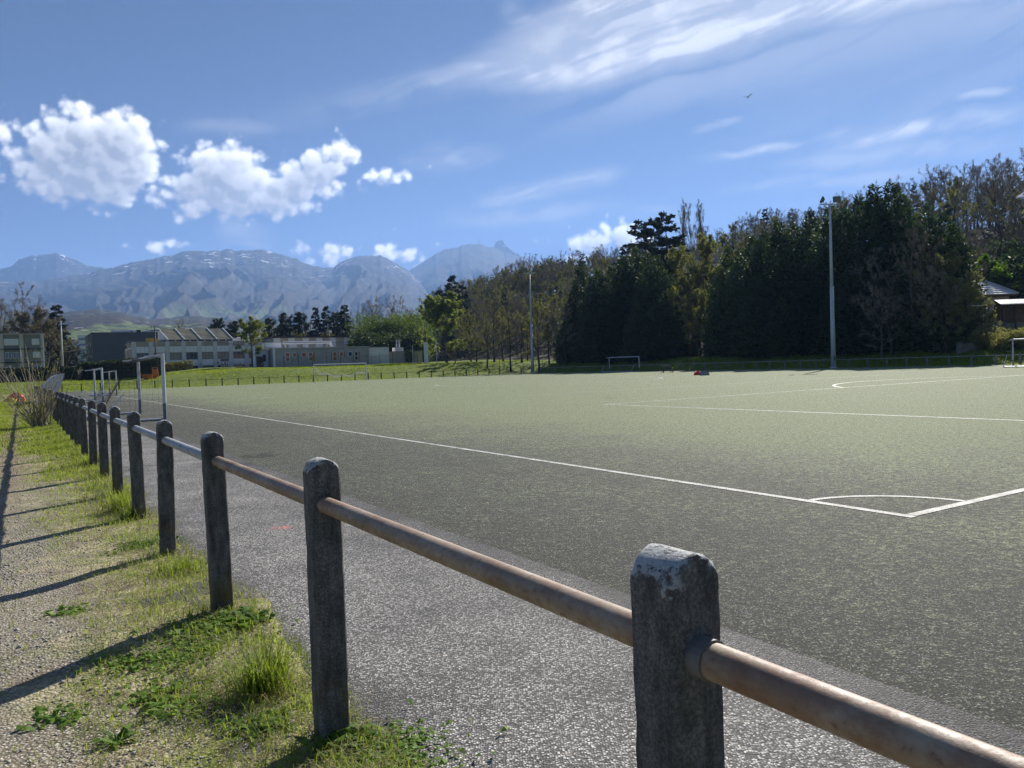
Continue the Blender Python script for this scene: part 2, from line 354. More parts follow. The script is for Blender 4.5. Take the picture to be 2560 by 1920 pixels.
def pipe_material(name, cols, rust, metal=.15):
    m, t, b = mat_new(name); c = t.add('ShaderNodeTexCoord').outputs['Object']; oi = t.add('ShaderNodeObjectInfo').outputs['Random']
    c = t.v('ADD', c, t.comb(t.m('MULTIPLY', oi, 9.), 0., 0.))
    st = t.add('ShaderNodeMapping'); st.inputs['Scale'].default_value = (.30, 1, 1); t.put(st.inputs[0], c)
    n = t.noise(st.outputs[0], 22., 5., .65); n2 = t.noise(c, 55., 5., .7); n3 = t.noise(c, 4.5, 4., .6)
    col = t.ramp(n, [(.3, cols[0]), (.5, cols[1]), (.7, cols[2])])
    col = t.mix(t.m('MULTIPLY', t.ss(t.m('ADD', t.m('MULTIPLY', n3, .6), t.m('MULTIPLY', n2, .4)), .44, .6), rust), col, t.mix(n2, (.13, .045, .018), (.30, .125, .06)))
    col = t.mix(t.m('MULTIPLY', t.ss(n2, .58, .70), .5), col, (.05, .042, .036))
    t.put(b.inputs['Base Color'], col); b.inputs['Metallic'].default_value = metal; t.put(b.inputs['Roughness'], t.lin(n2, .3, .7, .48, .68)); b.inputs['Specular IOR Level'].default_value = .5
    t.put(b.inputs['Normal'], t.bump(n2, .35, .003))
    return m
def line_material():
    m, t, b = mat_new('worn_pitch_paint'); A, B, p = pitch_coords(t)
    g = t.noise(p, 70., 3., .7); w = t.noise(p, 3., 4.)
    col = t.mix(t.ss(t.m('ADD', g, t.m('MULTIPLY', t.m('SUBTRACT', w, .5), .5)), .42, .60), (.16, .165, .13), (.58, .58, .54))
    t.put(b.inputs['Base Color'], col); b.inputs['Roughness'].default_value = .65; t.put(b.inputs['Normal'], t.bump(g, .8, .015))
    return m
def mountain_material(name, snow, low=False):
    m, t, b = mat_new(name); geo = t.add('ShaderNodeNewGeometry'); p = geo.outputs['Position']; nz = t.sep(geo.outputs['Normal'])[2]; z = t.sep(p)[2]
    n = t.noise(p, .0022, 8., .62); n2 = t.noise(p, .009, 6., .65); n3 = t.noise(p, .028, 4., .7)
    wood = t.mix(t.ss(n2, .32, .68), (.026, .028, .024), (.085, .070, .058)); wood = t.mix(t.m('MULTIPLY', t.ss(n3, .45, .62), .6), wood, (.028, .040, .026))
    rock = t.mix(t.ss(n3, .3, .7), (.085, .082, .08), (.22, .21, .20))
    col = t.mix(t.m('MULTIPLY', t.ss(t.m('ADD', nz, t.m('MULTIPLY', t.m('SUBTRACT', n2, .5), .5)), .70, .54), t.ss(z, 450., 850.)), wood, rock)
    if snow: col = t.mix(t.m('MULTIPLY', t.ss(t.m('ADD', n2, t.m('MULTIPLY', n3, .4)), .80, .86), t.ss(z, snow[0], snow[1])), col, (.80, .82, .85))
    if low:
        field = t.m('MULTIPLY', t.ss(t.noise(p, .0024, 3., .5), .57, .60), t.ss(z, 420., 250.)); col = t.mix(t.m('MULTIPLY', field, t.ss(n3, .62, .55)), col, (.115, .155, .055))
        hs = t.voro(p, .018); col = t.mix(t.m('MULTIPLY', t.ss(hs, .14, .10), t.m('MULTIPLY', t.ss(n, .48, .56), t.ss(z, 330., 180.))), col, (.55, .53, .50))
    t.put(b.inputs['Base Color'], col); b.inputs['Roughness'].default_value = .95; b.inputs['Specular IOR Level'].default_value = .1
    t.put(b.inputs['Normal'], t.bump(t.m('ADD', n2, t.m('MULTIPLY', n3, .6)), .7, 40.))
    return m
M = {}
M['turf'] = turf_material(); M['asphalt'] = asphalt_material(); M['verge'] = verge_material(); M['ground'] = ground_material(); M['post'] = concrete_post_material(); M['line'] = line_material()
M['pipe_rust'] = pipe_material('weathered_painted_pipe', ((.20, .138, .088), (.33, .245, .168), (.43, .335, .245)), .55, .0)
M['pipe_grey'] = pipe_material('galvanised_pipe', ((.24, .25, .25), (.38, .39, .39), (.50, .51, .51)), .12, .2)
M['kerb'] = plain('kerb_concrete', [(.28, .27, .25), (.45, .44, .41)], 3., .8)
M['white_metal'] = plain('white_painted_metal', [(.60, .61, .62), (.80, .81, .82)], 5., .4, rnd_amt=.05)
M['worn_white'] = plain('worn_white_metal', [(.25, .23, .21), (.62, .62, .61), (.80, .80, .80)], 6., .5)
M['grey_blue'] = plain('grey_blue_sleeve', [(.14, .17, .22), (.21, .25, .31)], 6., .6)
M['galv'] = plain('galvanised_steel', [(.46, .49, .53), (.58, .61, .65)], 2.5, .45, metal=.1)
M['dark_metal'] = plain('dark_metal', [(.018, .02, .022), (.045, .048, .05)], 6., .5)
M['far_post'] = plain('dark_stained_post', [(.020, .020, .020), (.055, .053, .050)], 5., .85)
M['side_post'] = plain('grey_concrete_post', [(.13, .13, .13), (.24, .235, .23)], 5., .85)
M['side_rail'] = plain('pale_side_rail', [(.34, .34, .34), (.46, .46, .46)], 2., .5)
M['far_rail'] = plain('dull_far_rail', [(.10, .10, .095), (.22, .21, .20)], 2., .5)
M['net'] = plain('net_cord', [(.02, .02, .022), (.05, .05, .05)], 9., .8)
M['net_white'] = plain('white_net_cord', [(.55, .55, .53), (.75, .75, .72)], 9., .8)
M['bark'] = plain('grey_brown_bark', [(.045, .036, .029), (.105, .085, .068)], 2., .9, rnd_amt=.25)
M['bark_pale'] = plain('pale_bark', [(.085, .073, .060), (.20, .175, .145)], 2., .9, rnd_amt=.25)
M['bark_ivy'] = plain('ivy_dark_bark', [(.022, .026, .014), (.05, .05, .03)], 2., .9)
M['poplar_bark'] = plain('poplar_bark', [(.14, .115, .08), (.27, .225, .16)], 2., .9)
M['twig'] = plain('brown_twig', [(.16, .122, .085), (.30, .24, .175)], 2., .85, rnd_amt=.3)
M['twig_grey'] = plain('grey_twig', [(.20, .17, .13), (.38, .33, .26)], 2., .85, rnd_amt=.3)
M['stem_pale'] = plain('pale_bare_stem', [(.20, .165, .115), (.42, .37, .28)], 6., .7)
M['cypress'] = leaf_mat('cypress_spray', (.014, .030, .017), (.075, .115, .048), .24, rnd_amt=.45)
M['cedar'] = leaf_mat('cedar_needles', (.012, .024, .020), (.045, .070, .044), .15)
M['spruce'] = leaf_mat('spruce_needles', (.007, .018, .015), (.030, .055, .034), .12)
M['spruce_blue'] = leaf_mat('blue_spruce_needles', (.008, .018, .036), (.030, .050, .085), .08)
M['pine'] = leaf_mat('pine_needles', (.012, .024, .013), (.050, .075, .033), .15)
M['spring'] = leaf_mat('fresh_spring_leaf', (.13, .15, .025), (.30, .32, .07), .45)
M['bud'] = leaf_mat('dull_budding_leaf', (.12, .125, .035), (.26, .26, .085), .45)
M['willow'] = leaf_mat('willow_leaf', (.14, .165, .05), (.30, .33, .11), .55)
M['lime'] = leaf_mat('lime_leaf', (.09, .17, .018), (.22, .34, .035), .5)
M['olive'] = leaf_mat('olive_young_leaf', (.085, .090, .030), (.21, .205, .080), .42)
M['olive_lit'] = leaf_mat('sunny_olive_leaf', (.14, .14, .055), (.31, .30, .13), .5)  # lighter copy of the olive leaf, with the sunlit look put into its colour
M['bamboo'] = leaf_mat('bamboo_leaf', (.035, .065, .012), (.17, .23, .05), .35)
M['laurel'] = leaf_mat('dark_shrub_leaf', (.020, .040, .014), (.080, .115, .042), .3)
M['hedge'] = leaf_mat('clipped_hedge_leaf', (.010, .022, .008), (.040, .068, .020), .2)
M['hedge_gold'] = leaf_mat('golden_hedge_leaf', (.10, .085, .02), (.24, .20, .05), .3)
M['rust_leaf'] = leaf_mat('russet_leaf', (.10, .075, .042), (.22, .17, .105), .3)
M['grass'] = leaf_mat('grass_blade', (.12, .165, .022), (.31, .37, .07), .5, spec=.3, scale=1.2)
M['grass_dry'] = leaf_mat('dry_grass_blade', (.17, .135, .065), (.42, .36, .20), .3, scale=1.2)
M['bank'] = leaf_mat('bank_grass_blade', (.12, .165, .008), (.30, .35, .03), .5, scale=.35, rnd_amt=0., spec=.08)
M['weed'] = leaf_mat('weed_leaf', (.075, .15, .022), (.20, .33, .05), .45, scale=2.)
M['stone'] = plain('pale_gravel_stone', [(.16, .145, .125), (.33, .31, .28), (.50, .48, .44)], 30., .85)
M['render_beige'] = plain('beige_render', [(.48, .41, .345), (.62, .54, .46)], .8, .9)
M['concrete_grey'] = plain('grey_brown_concrete', [(.20, .178, .165), (.31, .28, .26)], .7, .9)
M['concrete_pale'] = plain('pale_concrete', [(.62, .585, .57), (.74, .70, .68)], .6, .85)
M['panel_white'] = plain('white_panel', [(.82, .79, .79), (.90, .87, .87)], .6, .7)
M['fascia'] = plain('stained_fascia', [(.30, .25, .20), (.48, .41, .34)], .9, .85)
M['slate'] = plain('slate_grey_cladding', [(.070, .078, .098), (.092, .101, .125)], .35, .7)
M['render_grey'] = plain('grey_render', [(.40, .355, .335), (.50, .445, .42)], .6, .9, fine=.15)
M['render_pale'] = plain('pale_grey_render', [(.60, .57, .575), (.70, .67, .675)], .5, .9)
M['orange'] = plain('orange_shutter', [(.42, .115, .030), (.52, .155, .045)], 2., .6)
M['ochre'] = plain('ochre_panel', [(.52, .28, .05), (.62, .35, .07)], 1., .6)
M['glass'] = plain('window_glass', [(.012, .016, .022), (.030, .036, .045)], .6, .08, spec=.8)
M['glass_blue'] = plain('blue_window_glass', [(.02, .06, .17), (.05, .12, .28)], .6, .15, spec=.8)
M['roof_glass'] = plain('stained_roof_glass', [(.10, .105, .085), (.22, .205, .13), (.27, .24, .15)], .35, .35, spec=.6)
M['tile'] = plain('weathered_tile', [(.52, .49, .47), (.70, .67, .65)], 2., .38, spec=.6)
M['timber'] = plain('brown_timber', [(.09, .055, .035), (.17, .11, .075)], 3., .8)
M['rubble'] = plain('rubble_stone', [(.14, .125, .105), (.30, .275, .24)], 2., .9)
M['red'] = plain('red_fabric', [(.55, .030, .030), (.68, .055, .050)], 5., .6)
M['yellow'] = plain('yellow_fabric', [(.62, .46, .06), (.74, .58, .12)], 5., .6)
M['navy'] = plain('navy_fabric', [(.03, .04, .07), (.06, .075, .11)], 5., .6)
M['grey_fabric'] = plain('grey_fabric', [(.20, .23, .28), (.30, .33, .38)], 5., .6)
M['orange_plastic'] = plain('orange_plastic', [(.62, .15, .06), (.75, .22, .10)], 5., .5)
M['shelter'] = plain('milky_shelter_sheet', [(.50, .53, .58), (.63, .66, .70)], 1.5, .4)
M['wire'] = plain('black_cable', [(.02, .02, .02), (.035, .035, .035)], 3., .6)
M['wood_pole'] = plain('wooden_pole', [(.10, .085, .07), (.19, .165, .14)], 2., .85)
M['concrete_pole'] = plain('concrete_pole', [(.42, .41, .39), (.60, .585, .56)], 2., .8)
M['bird'] = plain('dark_feather', [(.02, .02, .02), (.04, .04, .04)], 9., .8)
M['mesh_green'] = plain('green_fence_wire', [(.03, .05, .042), (.055, .08, .07)], 4., .6)

# ------------------------------------------------------------------ ground, pitch, paths
def ground_sheet():
    out = [150, 300, 600, 1200, 2500, 5000, 9000, 14000]
    a = np.concatenate([-np.array(out[::-1])-40., np.arange(-40, 104, 6), np.arange(104, 134, .8), np.arange(134, 420, 6), 420+np.array(out)])
    b = np.concatenate([-np.array(out[::-1])-50., np.arange(-50, -6, 4), [-5.3], np.arange(-2, 66, 6), np.arange(67, 100, .8), np.arange(100, 330, 6), 330+np.array(out)])
    Am, Bm = np.meshgrid(a, b, indexing='ij'); Z = terrain(Am, Bm); Z = np.where(Z < .02, -.06, Z)
    X = CORNER.x+Am*AX.x+Bm*BX.x; Y = CORNER.y+Am*AX.y+Bm*BX.y
    return struct('ground', grid_mesh('ground', X, Y, Z), M['ground'], smooth=True)
ground_sheet()
def sheet(name, a0, a1, b0, b1, z, mat, parent=None, na=2, nb=2):
    Am, Bm = np.meshgrid(np.linspace(a0, a1, na), np.linspace(b0, b1, nb), indexing='ij')
    me = grid_mesh(name, CORNER.x+Am*AX.x+Bm*BX.x, CORNER.y+Am*AX.y+Bm*BX.y, np.full(Am.shape, z))
    me.flip_normals()
    return struct(name, me, mat, parent)
sheet('path', -10, 104.6, -5.75, -3.3, .004, M['asphalt'])
pitch = sheet('sports_pitch', -10, 104.3, -3.3, 66.7, .004, M['turf'])
sheet('far_kerb', 104.3, 104.62, -3.35, 67., .03, M['kerb']); sheet('side_kerb', -10, 104.3, 66.7, 67., .03, M['kerb'])
def arc_strip(ca, cb, r, t0, t1, w, n=40):
    T = np.linspace(t0, t1, n); mb = MB()
    for u, v in zip(T, T[1:]):
        mb.quad(PT(ca+(r-w/2)*math.cos(u), cb+(r-w/2)*math.sin(u), .008), PT(ca+(r-w/2)*math.cos(v), cb+(r-w/2)*math.sin(v), .008),
                PT(ca+(r+w/2)*math.cos(v), cb+(r+w/2)*math.sin(v), .008), PT(ca+(r+w/2)*math.cos(u), cb+(r+w/2)*math.sin(u), .008))
    mb.build('pitch_line', M['line'], pitch)
def line(a0, b0, a1, b1, w=.095):
    d = Vector((a1-a0, b1-b0)).normalized(); nrm = Vector((-d.y, d.x))*(w/2); mb = MB(); n = max(1, int(math.hypot(a1-a0, b1-b0)/.5))
    for i in range(n):
        q = [(a0+(a1-a0)*k/n, b0+(b1-b0)*k/n) for k in (i, i+1)]
        mb.quad(PT(q[0][0]-nrm.x, q[0][1]-nrm.y, .008), PT(q[1][0]-nrm.x, q[1][1]-nrm.y, .008), PT(q[1][0]+nrm.x, q[1][1]+nrm.y, .008), PT(q[0][0]+nrm.x, q[0][1]+nrm.y, .008))
    mb.build('pitch_line', M['line'], pitch)
hw = PWID/2
line(-.06, 0, PL+.06, 0); line(0, .06, 0, PWID+.06); line(.06, PWID, PL+.06, PWID); line(PL, .06, PL, PWID-.06); line(PL/2, .06, PL/2, PWID-.06)
for s_, o in ((1, 0), (-1, PL)):
    q = o+s_*16.5; line(o+s_*.06, hw-20.16, q+s_*.06, hw-20.16); line(o+s_*.06, hw+20.16, q+s_*.06, hw+20.16); line(q, hw-20.10, q, hw+20.10)
    q = o+s_*5.5; line(o+s_*.06, hw-9.16, q+s_*.06, hw-9.16); line(o+s_*.06, hw+9.16, q+s_*.06, hw+9.16); line(q, hw-9.10, q, hw+9.10)
    th = math.acos(5.5/9.15)*.985; c0 = 0 if s_ > 0 else math.pi; arc_strip(o+s_*11, hw, 9.15, c0-th, c0+th, .12)
arc_strip(PL/2, hw, 9.15, .0065, 2*math.pi+.0065, .12, 96)
arc_strip(0, 0, 1.0, .055, math.pi/2-.055, .075, 24)
# faint marks of the smaller cross pitch
line(26., 12., 26., 40., .08); line(72., 8., 72., 40., .08); line(43.2, 4.4, 42.0, 6.2, .14)

# verge: uneven trodden ground outside the near fence
def verge_height(a, b):
    w = fbm(a*1.3, b*1.3, 4, 3)*.07 + fbm(a*6, b*6, 2, 4)*.012 + .012
    lip = -5.22 + fbm(a*.9, a*.9+3, 3, 21)*.55
    return np.where(b > lip, w-(b-lip)*.42-.0, w) + terrain(a, b)*1.0
def verge_sheet():
    a = np.concatenate([np.arange(-6, 12, .06), np.arange(12, 30, .12), np.arange(30, 106, .5)]); b = np.concatenate([np.arange(-16, -9, .5), np.arange(-9, -4.72, .06)])
    Am, Bm = np.meshgrid(a, b, indexing='ij'); Z = verge_height(Am, Bm)
    me = grid_mesh('verge', CORNER.x+Am*AX.x+Bm*BX.x, CORNER.y+Am*AX.y+Bm*BX.y, Z); me.flip_normals()
    return struct('verge', me, M['verge'], smooth=True)
verge_sheet()

# ------------------------------------------------------------------ clouds: a dome of cloud far outside everything, density computed from noise
CUMULUS = [(185, 305, 85, 66), (250, 310, 82, 66), (128, 330, 62, 60), (200, 366, 142, 70), (300, 305, 38, 58), (88, 375, 44, 36), (285, 385, 58, 50), (195, 262, 46, 34), (290, 262, 34, 26), (235, 415, 70, 26),
           (500, 392, 108, 74), (560, 425, 130, 42), (700, 368, 62, 46), (630, 402, 96, 46), (785, 384, 78, 17), (425, 400, 50, 52), (742, 330, 38, 36), (490, 345, 68, 34), (600, 370, 40, 26), (405, 445, 34, 28), (840, 380, 26, 9),
           (705, 557, 46, 26), (700, 545, 24, 17), (862, 548, 46, 22), (842, 532, 30, 16), (876, 565, 30, 20),
           (1290, 528, 85, 30), (1345, 510, 70, 30), (1240, 545, 60, 24), (330, 527, 24, 9), (10, 278, 26, 20), (352, 521, 14, 5)]
def worley(x, y, seed=0):
    xi = np.floor(x).astype(np.int64); yi = np.floor(y).astype(np.int64); best = np.full(np.shape(x), 9.)
    for i in (-1, 0, 1):
        for j in (-1, 0, 1):
            u = xi+i; v = yi+j; n = (u*374761393+v*668265263+seed*974711) & 0x7fffffff; n = ((n ^ (n >> 13))*1274126177) & 0x7fffffff
            dx = u+((n & 1023)/1023.)-x; dy = v+(((n >> 10) & 1023)/1023.)-y; best = np.minimum(best, dx*dx+dy*dy)
    return np.sqrt(best)
def cloud_density(A, E):
    wx = fbm(A*20, E*20, 3, 31)*.020; wy = fbm(A*20, E*20, 3, 47)*.018
    Aw = A+wx; Ew = E+wy; best = np.full(A.shape, -9.)
    for (x, y, rx, ry) in CUMULUS:
        a, e = az_el(x, y); rx *= PX; ry *= PX; mn = min(rx, ry)
        best = np.maximum(best, mn*(1-np.hypot((Aw-a)/rx, (Ew-e)/ry)))
    near = best > -.06
    d = np.full(A.shape, -.05); An, En = A[near], E[near]
    bil = (.42-worley(An*46, En*50, 3))*.024+(.42-worley(An*105, En*115, 5))*.009+(.45-worley(An*230, En*250, 8))*.003+fbm(An*110, En*110, 5, 60)*.014
    d[near] = best[near]+bil; return d
STREAKS = [(870, 352, 1090, 322, 15, .34), (900, 330, 980, 300, 10, .2), (1030, 440, 1340, 382, 17, .50), (1180, 415, 1330, 392, 9, .3), (1490, 292, 1610, 264, 8, .30), (1500, 350, 1760, 310, 8, .42), (1740, 318, 2230, 225, 17, .50), (1650, 360, 2230, 290, 22, .26), (2040, 208, 2200, 186, 8, .35),
           (1540, 408, 2050, 362, 13, .28), (950, 470, 1330, 452, 20, .22), (1250, 455, 1500, 470, 16, .2), (380, 275, 620, 262, 14, .15), (470, 480, 600, 530, 26, .26), (1080, 20, 1180, 70, 24, .25), (2230, 225, 2900, 90, 26, .5), (-900, 420, -300, 330, 30, .3), (-700, 200, -150, 60, 40, .3)]
def cirrus_density(A, E):
    ca, sa = math.cos(.22), math.sin(.22); u = A*ca+E*sa; v = E*ca-A*sa
    v2 = v+fbm(u*5, v*7, 4, 71)*.07
    st = fbm(u*4, v2*38, 6, 72)+.5; st2 = fbm(u*7, v2*85, 5, 73)+.5; fine = fbm(A*30, E*42, 6, 74)+.5; wob = fbm(A*7, E*9, 5, 75)
    lo = [az_el(*q) for q in ((360, 300), (600, 276), (900, 220), (1000, 205), (1100, 205), (1230, 195), (1400, 165), (1600, 125), (1800, 85), (2000, 45), (2212, 0), (2500, -60))]
    up = [az_el(*q) for q in ((360, 262), (600, 235), (900, 165), (1000, 130), (1080, 85), (1150, 40), (1250, -30), (1500, -120), (1900, -170), (2500, -260))]
    El = np.interp(A, [q[0] for q in lo], [q[1] for q in lo]); Eu = np.interp(A, [q[0] for q in up], [q[1] for q in up])
    Ew = E+wob*.035; band = sst(Ew-El, -.008, .030)*sst(Eu-Ew, -.02, .035); P0, P1 = lo[0][0], lo[3][0]
    band = band*sst(A, P0-.02, P1)*(1-sst(np.abs(A), .8, 1.5))
    thick = sst(A, P1-.12, P1+.10); bandc = band*(thick*(.74+.24*sst(fine*.6+st*.4, .36, .56))+(1-thick)*.85*sst(st*.7+fine*.3, .28, .52))
    bandc = bandc*(.66+.30*sst(st2, .36, .62))
    edge = sst(Ew-El, -.075, .0)*(1-sst(Ew-El, .0, .02))*sst(A, P1, P1+.25)*(1-sst(np.abs(A), .8, 1.5)); bandc = np.maximum(bandc, edge*.34*sst(st, .34, .62))
    c = bandc
    for (x0, y0, x1, y1, w, al) in STREAKS:
        a0, e0 = az_el(x0, y0); a1, e1 = az_el(x1, y1); L = math.hypot(a1-a0, e1-e0); ux, uy = (a1-a0)/L, (e1-e0)/L; t = ((A-a0)*ux+(E-e0)*uy)/L; q = (-(A-a0)*uy+(E-e0)*ux)+wob*.03
        m = np.exp(-(q/(w*PX))**2)*sst(t, -.12, .3)*(1-sst(t, .65, 1.15)); c = np.maximum(c, m*al*1.25*(.35+.9*sst(st2*.6+fine*.4, .36, .62)))
    veil = (.03+.14*sst(st, .34, .7))*sst(A, .05, .6)*(1-sst(np.abs(A), 1.2, 2.2)); low = .14*(1-sst(E, .02, .20))*sst(st, .36, .62)
    return np.clip(np.maximum(c, np.maximum(veil, low)), 0, 1)*sst(E, -.01, .03)
def cloud_dome():
    R = 32000.; st = .00165
    az = np.concatenate([np.linspace(-math.pi, -.64, 60)[:-1], np.arange(-.64, .64, st), np.linspace(.64, math.pi, 60)]); el = np.concatenate([np.arange(-.03, .50, st), np.linspace(.50, 1.45, 45)])
    A, E = np.meshgrid(az, el, indexing='ij')
    d = cloud_density(A, E); ci = cirrus_density(A, E)
    soft = fbm(A*45, E*45, 4, 99)*.012; cu = sst(d+soft*.4, -.003, .0125)
    # sun-side light summed through the cloud's own density, baked into its emitted tone
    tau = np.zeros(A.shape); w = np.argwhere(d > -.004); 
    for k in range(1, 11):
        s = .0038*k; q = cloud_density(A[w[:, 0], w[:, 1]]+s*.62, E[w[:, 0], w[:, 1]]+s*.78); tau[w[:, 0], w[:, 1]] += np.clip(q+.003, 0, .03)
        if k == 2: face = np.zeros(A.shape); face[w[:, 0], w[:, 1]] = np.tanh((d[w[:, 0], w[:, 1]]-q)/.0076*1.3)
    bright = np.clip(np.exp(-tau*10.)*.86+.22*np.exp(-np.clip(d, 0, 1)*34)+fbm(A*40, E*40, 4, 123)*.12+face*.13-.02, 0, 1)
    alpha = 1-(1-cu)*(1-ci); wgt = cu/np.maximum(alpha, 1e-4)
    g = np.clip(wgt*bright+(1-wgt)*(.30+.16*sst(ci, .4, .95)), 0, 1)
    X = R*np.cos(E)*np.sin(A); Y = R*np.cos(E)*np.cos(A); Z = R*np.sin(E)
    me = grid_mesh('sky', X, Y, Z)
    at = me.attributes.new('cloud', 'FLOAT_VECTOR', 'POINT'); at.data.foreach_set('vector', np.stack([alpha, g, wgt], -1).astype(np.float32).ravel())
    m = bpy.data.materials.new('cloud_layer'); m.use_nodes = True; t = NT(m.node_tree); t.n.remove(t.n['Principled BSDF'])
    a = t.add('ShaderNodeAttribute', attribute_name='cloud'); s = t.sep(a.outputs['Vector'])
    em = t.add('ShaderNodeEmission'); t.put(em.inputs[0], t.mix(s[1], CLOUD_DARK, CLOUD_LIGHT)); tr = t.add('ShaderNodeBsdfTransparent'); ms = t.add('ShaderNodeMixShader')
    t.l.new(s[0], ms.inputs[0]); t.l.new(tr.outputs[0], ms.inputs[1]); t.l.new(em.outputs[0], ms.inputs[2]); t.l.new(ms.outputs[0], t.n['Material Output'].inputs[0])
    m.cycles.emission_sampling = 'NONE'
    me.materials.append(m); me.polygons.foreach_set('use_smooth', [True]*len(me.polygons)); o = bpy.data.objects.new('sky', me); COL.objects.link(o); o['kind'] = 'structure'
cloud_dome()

# ------------------------------------------------------------------ mountains
def mountain(name, prof, D, front, mat, seed, rough, pw, n_az=260, n_r=110, zfoot=-20., cliff=0.):
    """ridge whose skyline follows prof (picture x, y); the slope falls from distance D to distance front"""
    xs = np.array([p[0] for p in prof], float); E = []
    for x, y in prof: A, e = az_el(x, y); E.append((A, math.tan(e)))
    A = np.array([e[0] for e in E]); T = np.array([e[1] for e in E])
    az = np.linspace(A[0], A[-1], n_az); crest = np.interp(az, A, T)*D + CAM_H
    crest = crest + (fbm(az*160, az*0+seed, 5, seed)*.0030-np.abs(fbm(az*60, az*0+seed+.5, 4, seed+40))*.006+.0006)*D
    t = np.concatenate([np.linspace(0, 1, n_r), [1.06, 1.2, 1.5]])
    AZm, Tm = np.meshgrid(az, t, indexing='ij'); R = front+(D-front)*Tm
    shape = np.where(Tm <= 1, np.clip(Tm, 0, 1)**pw, 1-(Tm-1)*.9)
    Xw = R*np.sin(AZm); Yw = R*np.cos(AZm)
    # spurs and gullies that run down the slope, wandering with distance
    wd = fbm(Xw/1500., Yw/1500., 4, seed+1)*.16
    g1 = 1-np.abs(fbm((AZm+wd)*26, R/5200., 2, seed+3))*6.; g2 = 1-np.abs(fbm((AZm+wd*.7)*70, R/2200., 3, seed+4))*6.
    rid = .5+.42*(g1-.5)+.22*(g2-.5); rid2 = fbm(Xw/300., Yw/300., 6, seed+9)*.55+(1-np.abs(fbm(Xw/520., Yw/520., 5, seed+6))*6.-.4)*.22
    env = np.clip(4*Tm*(1-Tm), 0, 1)*np.where(Tm <= 1, 1, 0)
    H = zfoot+(crest[:, None]-zfoot)*shape + (rid-.5)*rough*env*(crest[:, None]/1000.) + rid2*rough*.75*env
    if cliff: H = np.where((Tm > .8) & (Tm <= 1), np.maximum(H, zfoot+(crest[:, None]-zfoot)*(1-cliff*(1-Tm)/.2)), H)
    # nothing on the slope may rise above the skyline
    lim = (crest[:, None]-CAM_H)/D*R*.992+CAM_H; H = np.where(Tm < 1, np.minimum(H, np.maximum(lim, zfoot)), H)
    me = grid_mesh(name, Xw, Yw, H); me.flip_normals(); return struct(name, me, mat, smooth=True)
M['mt_far'] = mountain_material('hazy_cliff_mountain', (950, 1350)); M['mt'] = mountain_material('wooded_ridge', (620, 1000), True); M['mt_r'] = mountain_material('wooded_mountain', None); M['foot'] = mountain_material('foothill', None, True)
mountain('mesa_mountain', [(-420, 600), (-200, 588), (-60, 590), (0, 583), (22, 576), (42, 561), (62, 553), (90, 549), (118, 546), (140, 549), (152, 557), (168, 560), (184, 570), (214, 576), (260, 596), (330, 612), (460, 640)], 9800, 7800, M['mt_far'], 2, 90, 1.1, 180, 60, cliff=.62)
mountain('main_ridge', [(-460, 640), (-200, 620), (0, 609), (100, 606), (180, 592), (240, 577), (300, 565), (340, 557), (375, 549), (410, 541), (445, 544), (490, 538), (522, 543), (556, 536), (590, 545), (640, 560), (662, 570), (700, 580), (722, 577), (742, 562), (775, 553), (822, 552), (850, 566), (876, 580), (905, 605), (960, 650), (1050, 700)], 7600, 1500, M['mt'], 5, 122, 1.36, 560, 190)
mountain('round_mountain', [(700, 700), (760, 652), (800, 634), (850, 600), (900, 576), (940, 549), (962, 538), (1000, 529), (1030, 526), (1060, 534), (1100, 549), (1130, 557), (1165, 572), (1260, 610), (1420, 660)], 9000, 3400, M['mt_r'], 12, 110, 1.22, 260, 110)
mountain('tooth_peak', [(1020, 600), (1054, 556), (1064, 534), (1070, 523), (1077, 518), (1086, 521), (1092, 532), (1108, 545), (1130, 553), (1190, 580), (1300, 620)], 9700, 9300, M['mt_far'], 17, 30, 1.0, 90, 40)
mountain('foothill', [(-460, 705), (-160, 690), (0, 684), (120, 676), (220, 668), (330, 690), (420, 682), (560, 700), (680, 706), (780, 715), (900, 730), (1050, 745)], 2600, 520, M['foot'], 23, 34, 1.0, 260, 80, zfoot=1.)
for x, h, y in ((1033, 60, 526), (1039, 42, 526)):
    p = at_depth(x, y+1, 9000); mb = MB(); mb.tube(p-Vector((0, 0, 40)), p+Vector((0, 0, h)), 5., 2., 6); mb.box(p+Vector((0, 0, h*.6)), (12, 12, 8)); mb.box(p+Vector((0, 0, h*.85)), (9, 9, 6))
    tag(mb.build('antenna_mast', M['galv']), ('taller' if h > 50 else 'shorter')+' radio mast on the summit of the rounded wooded mountain', 'mast', 'masts on the mountain top')

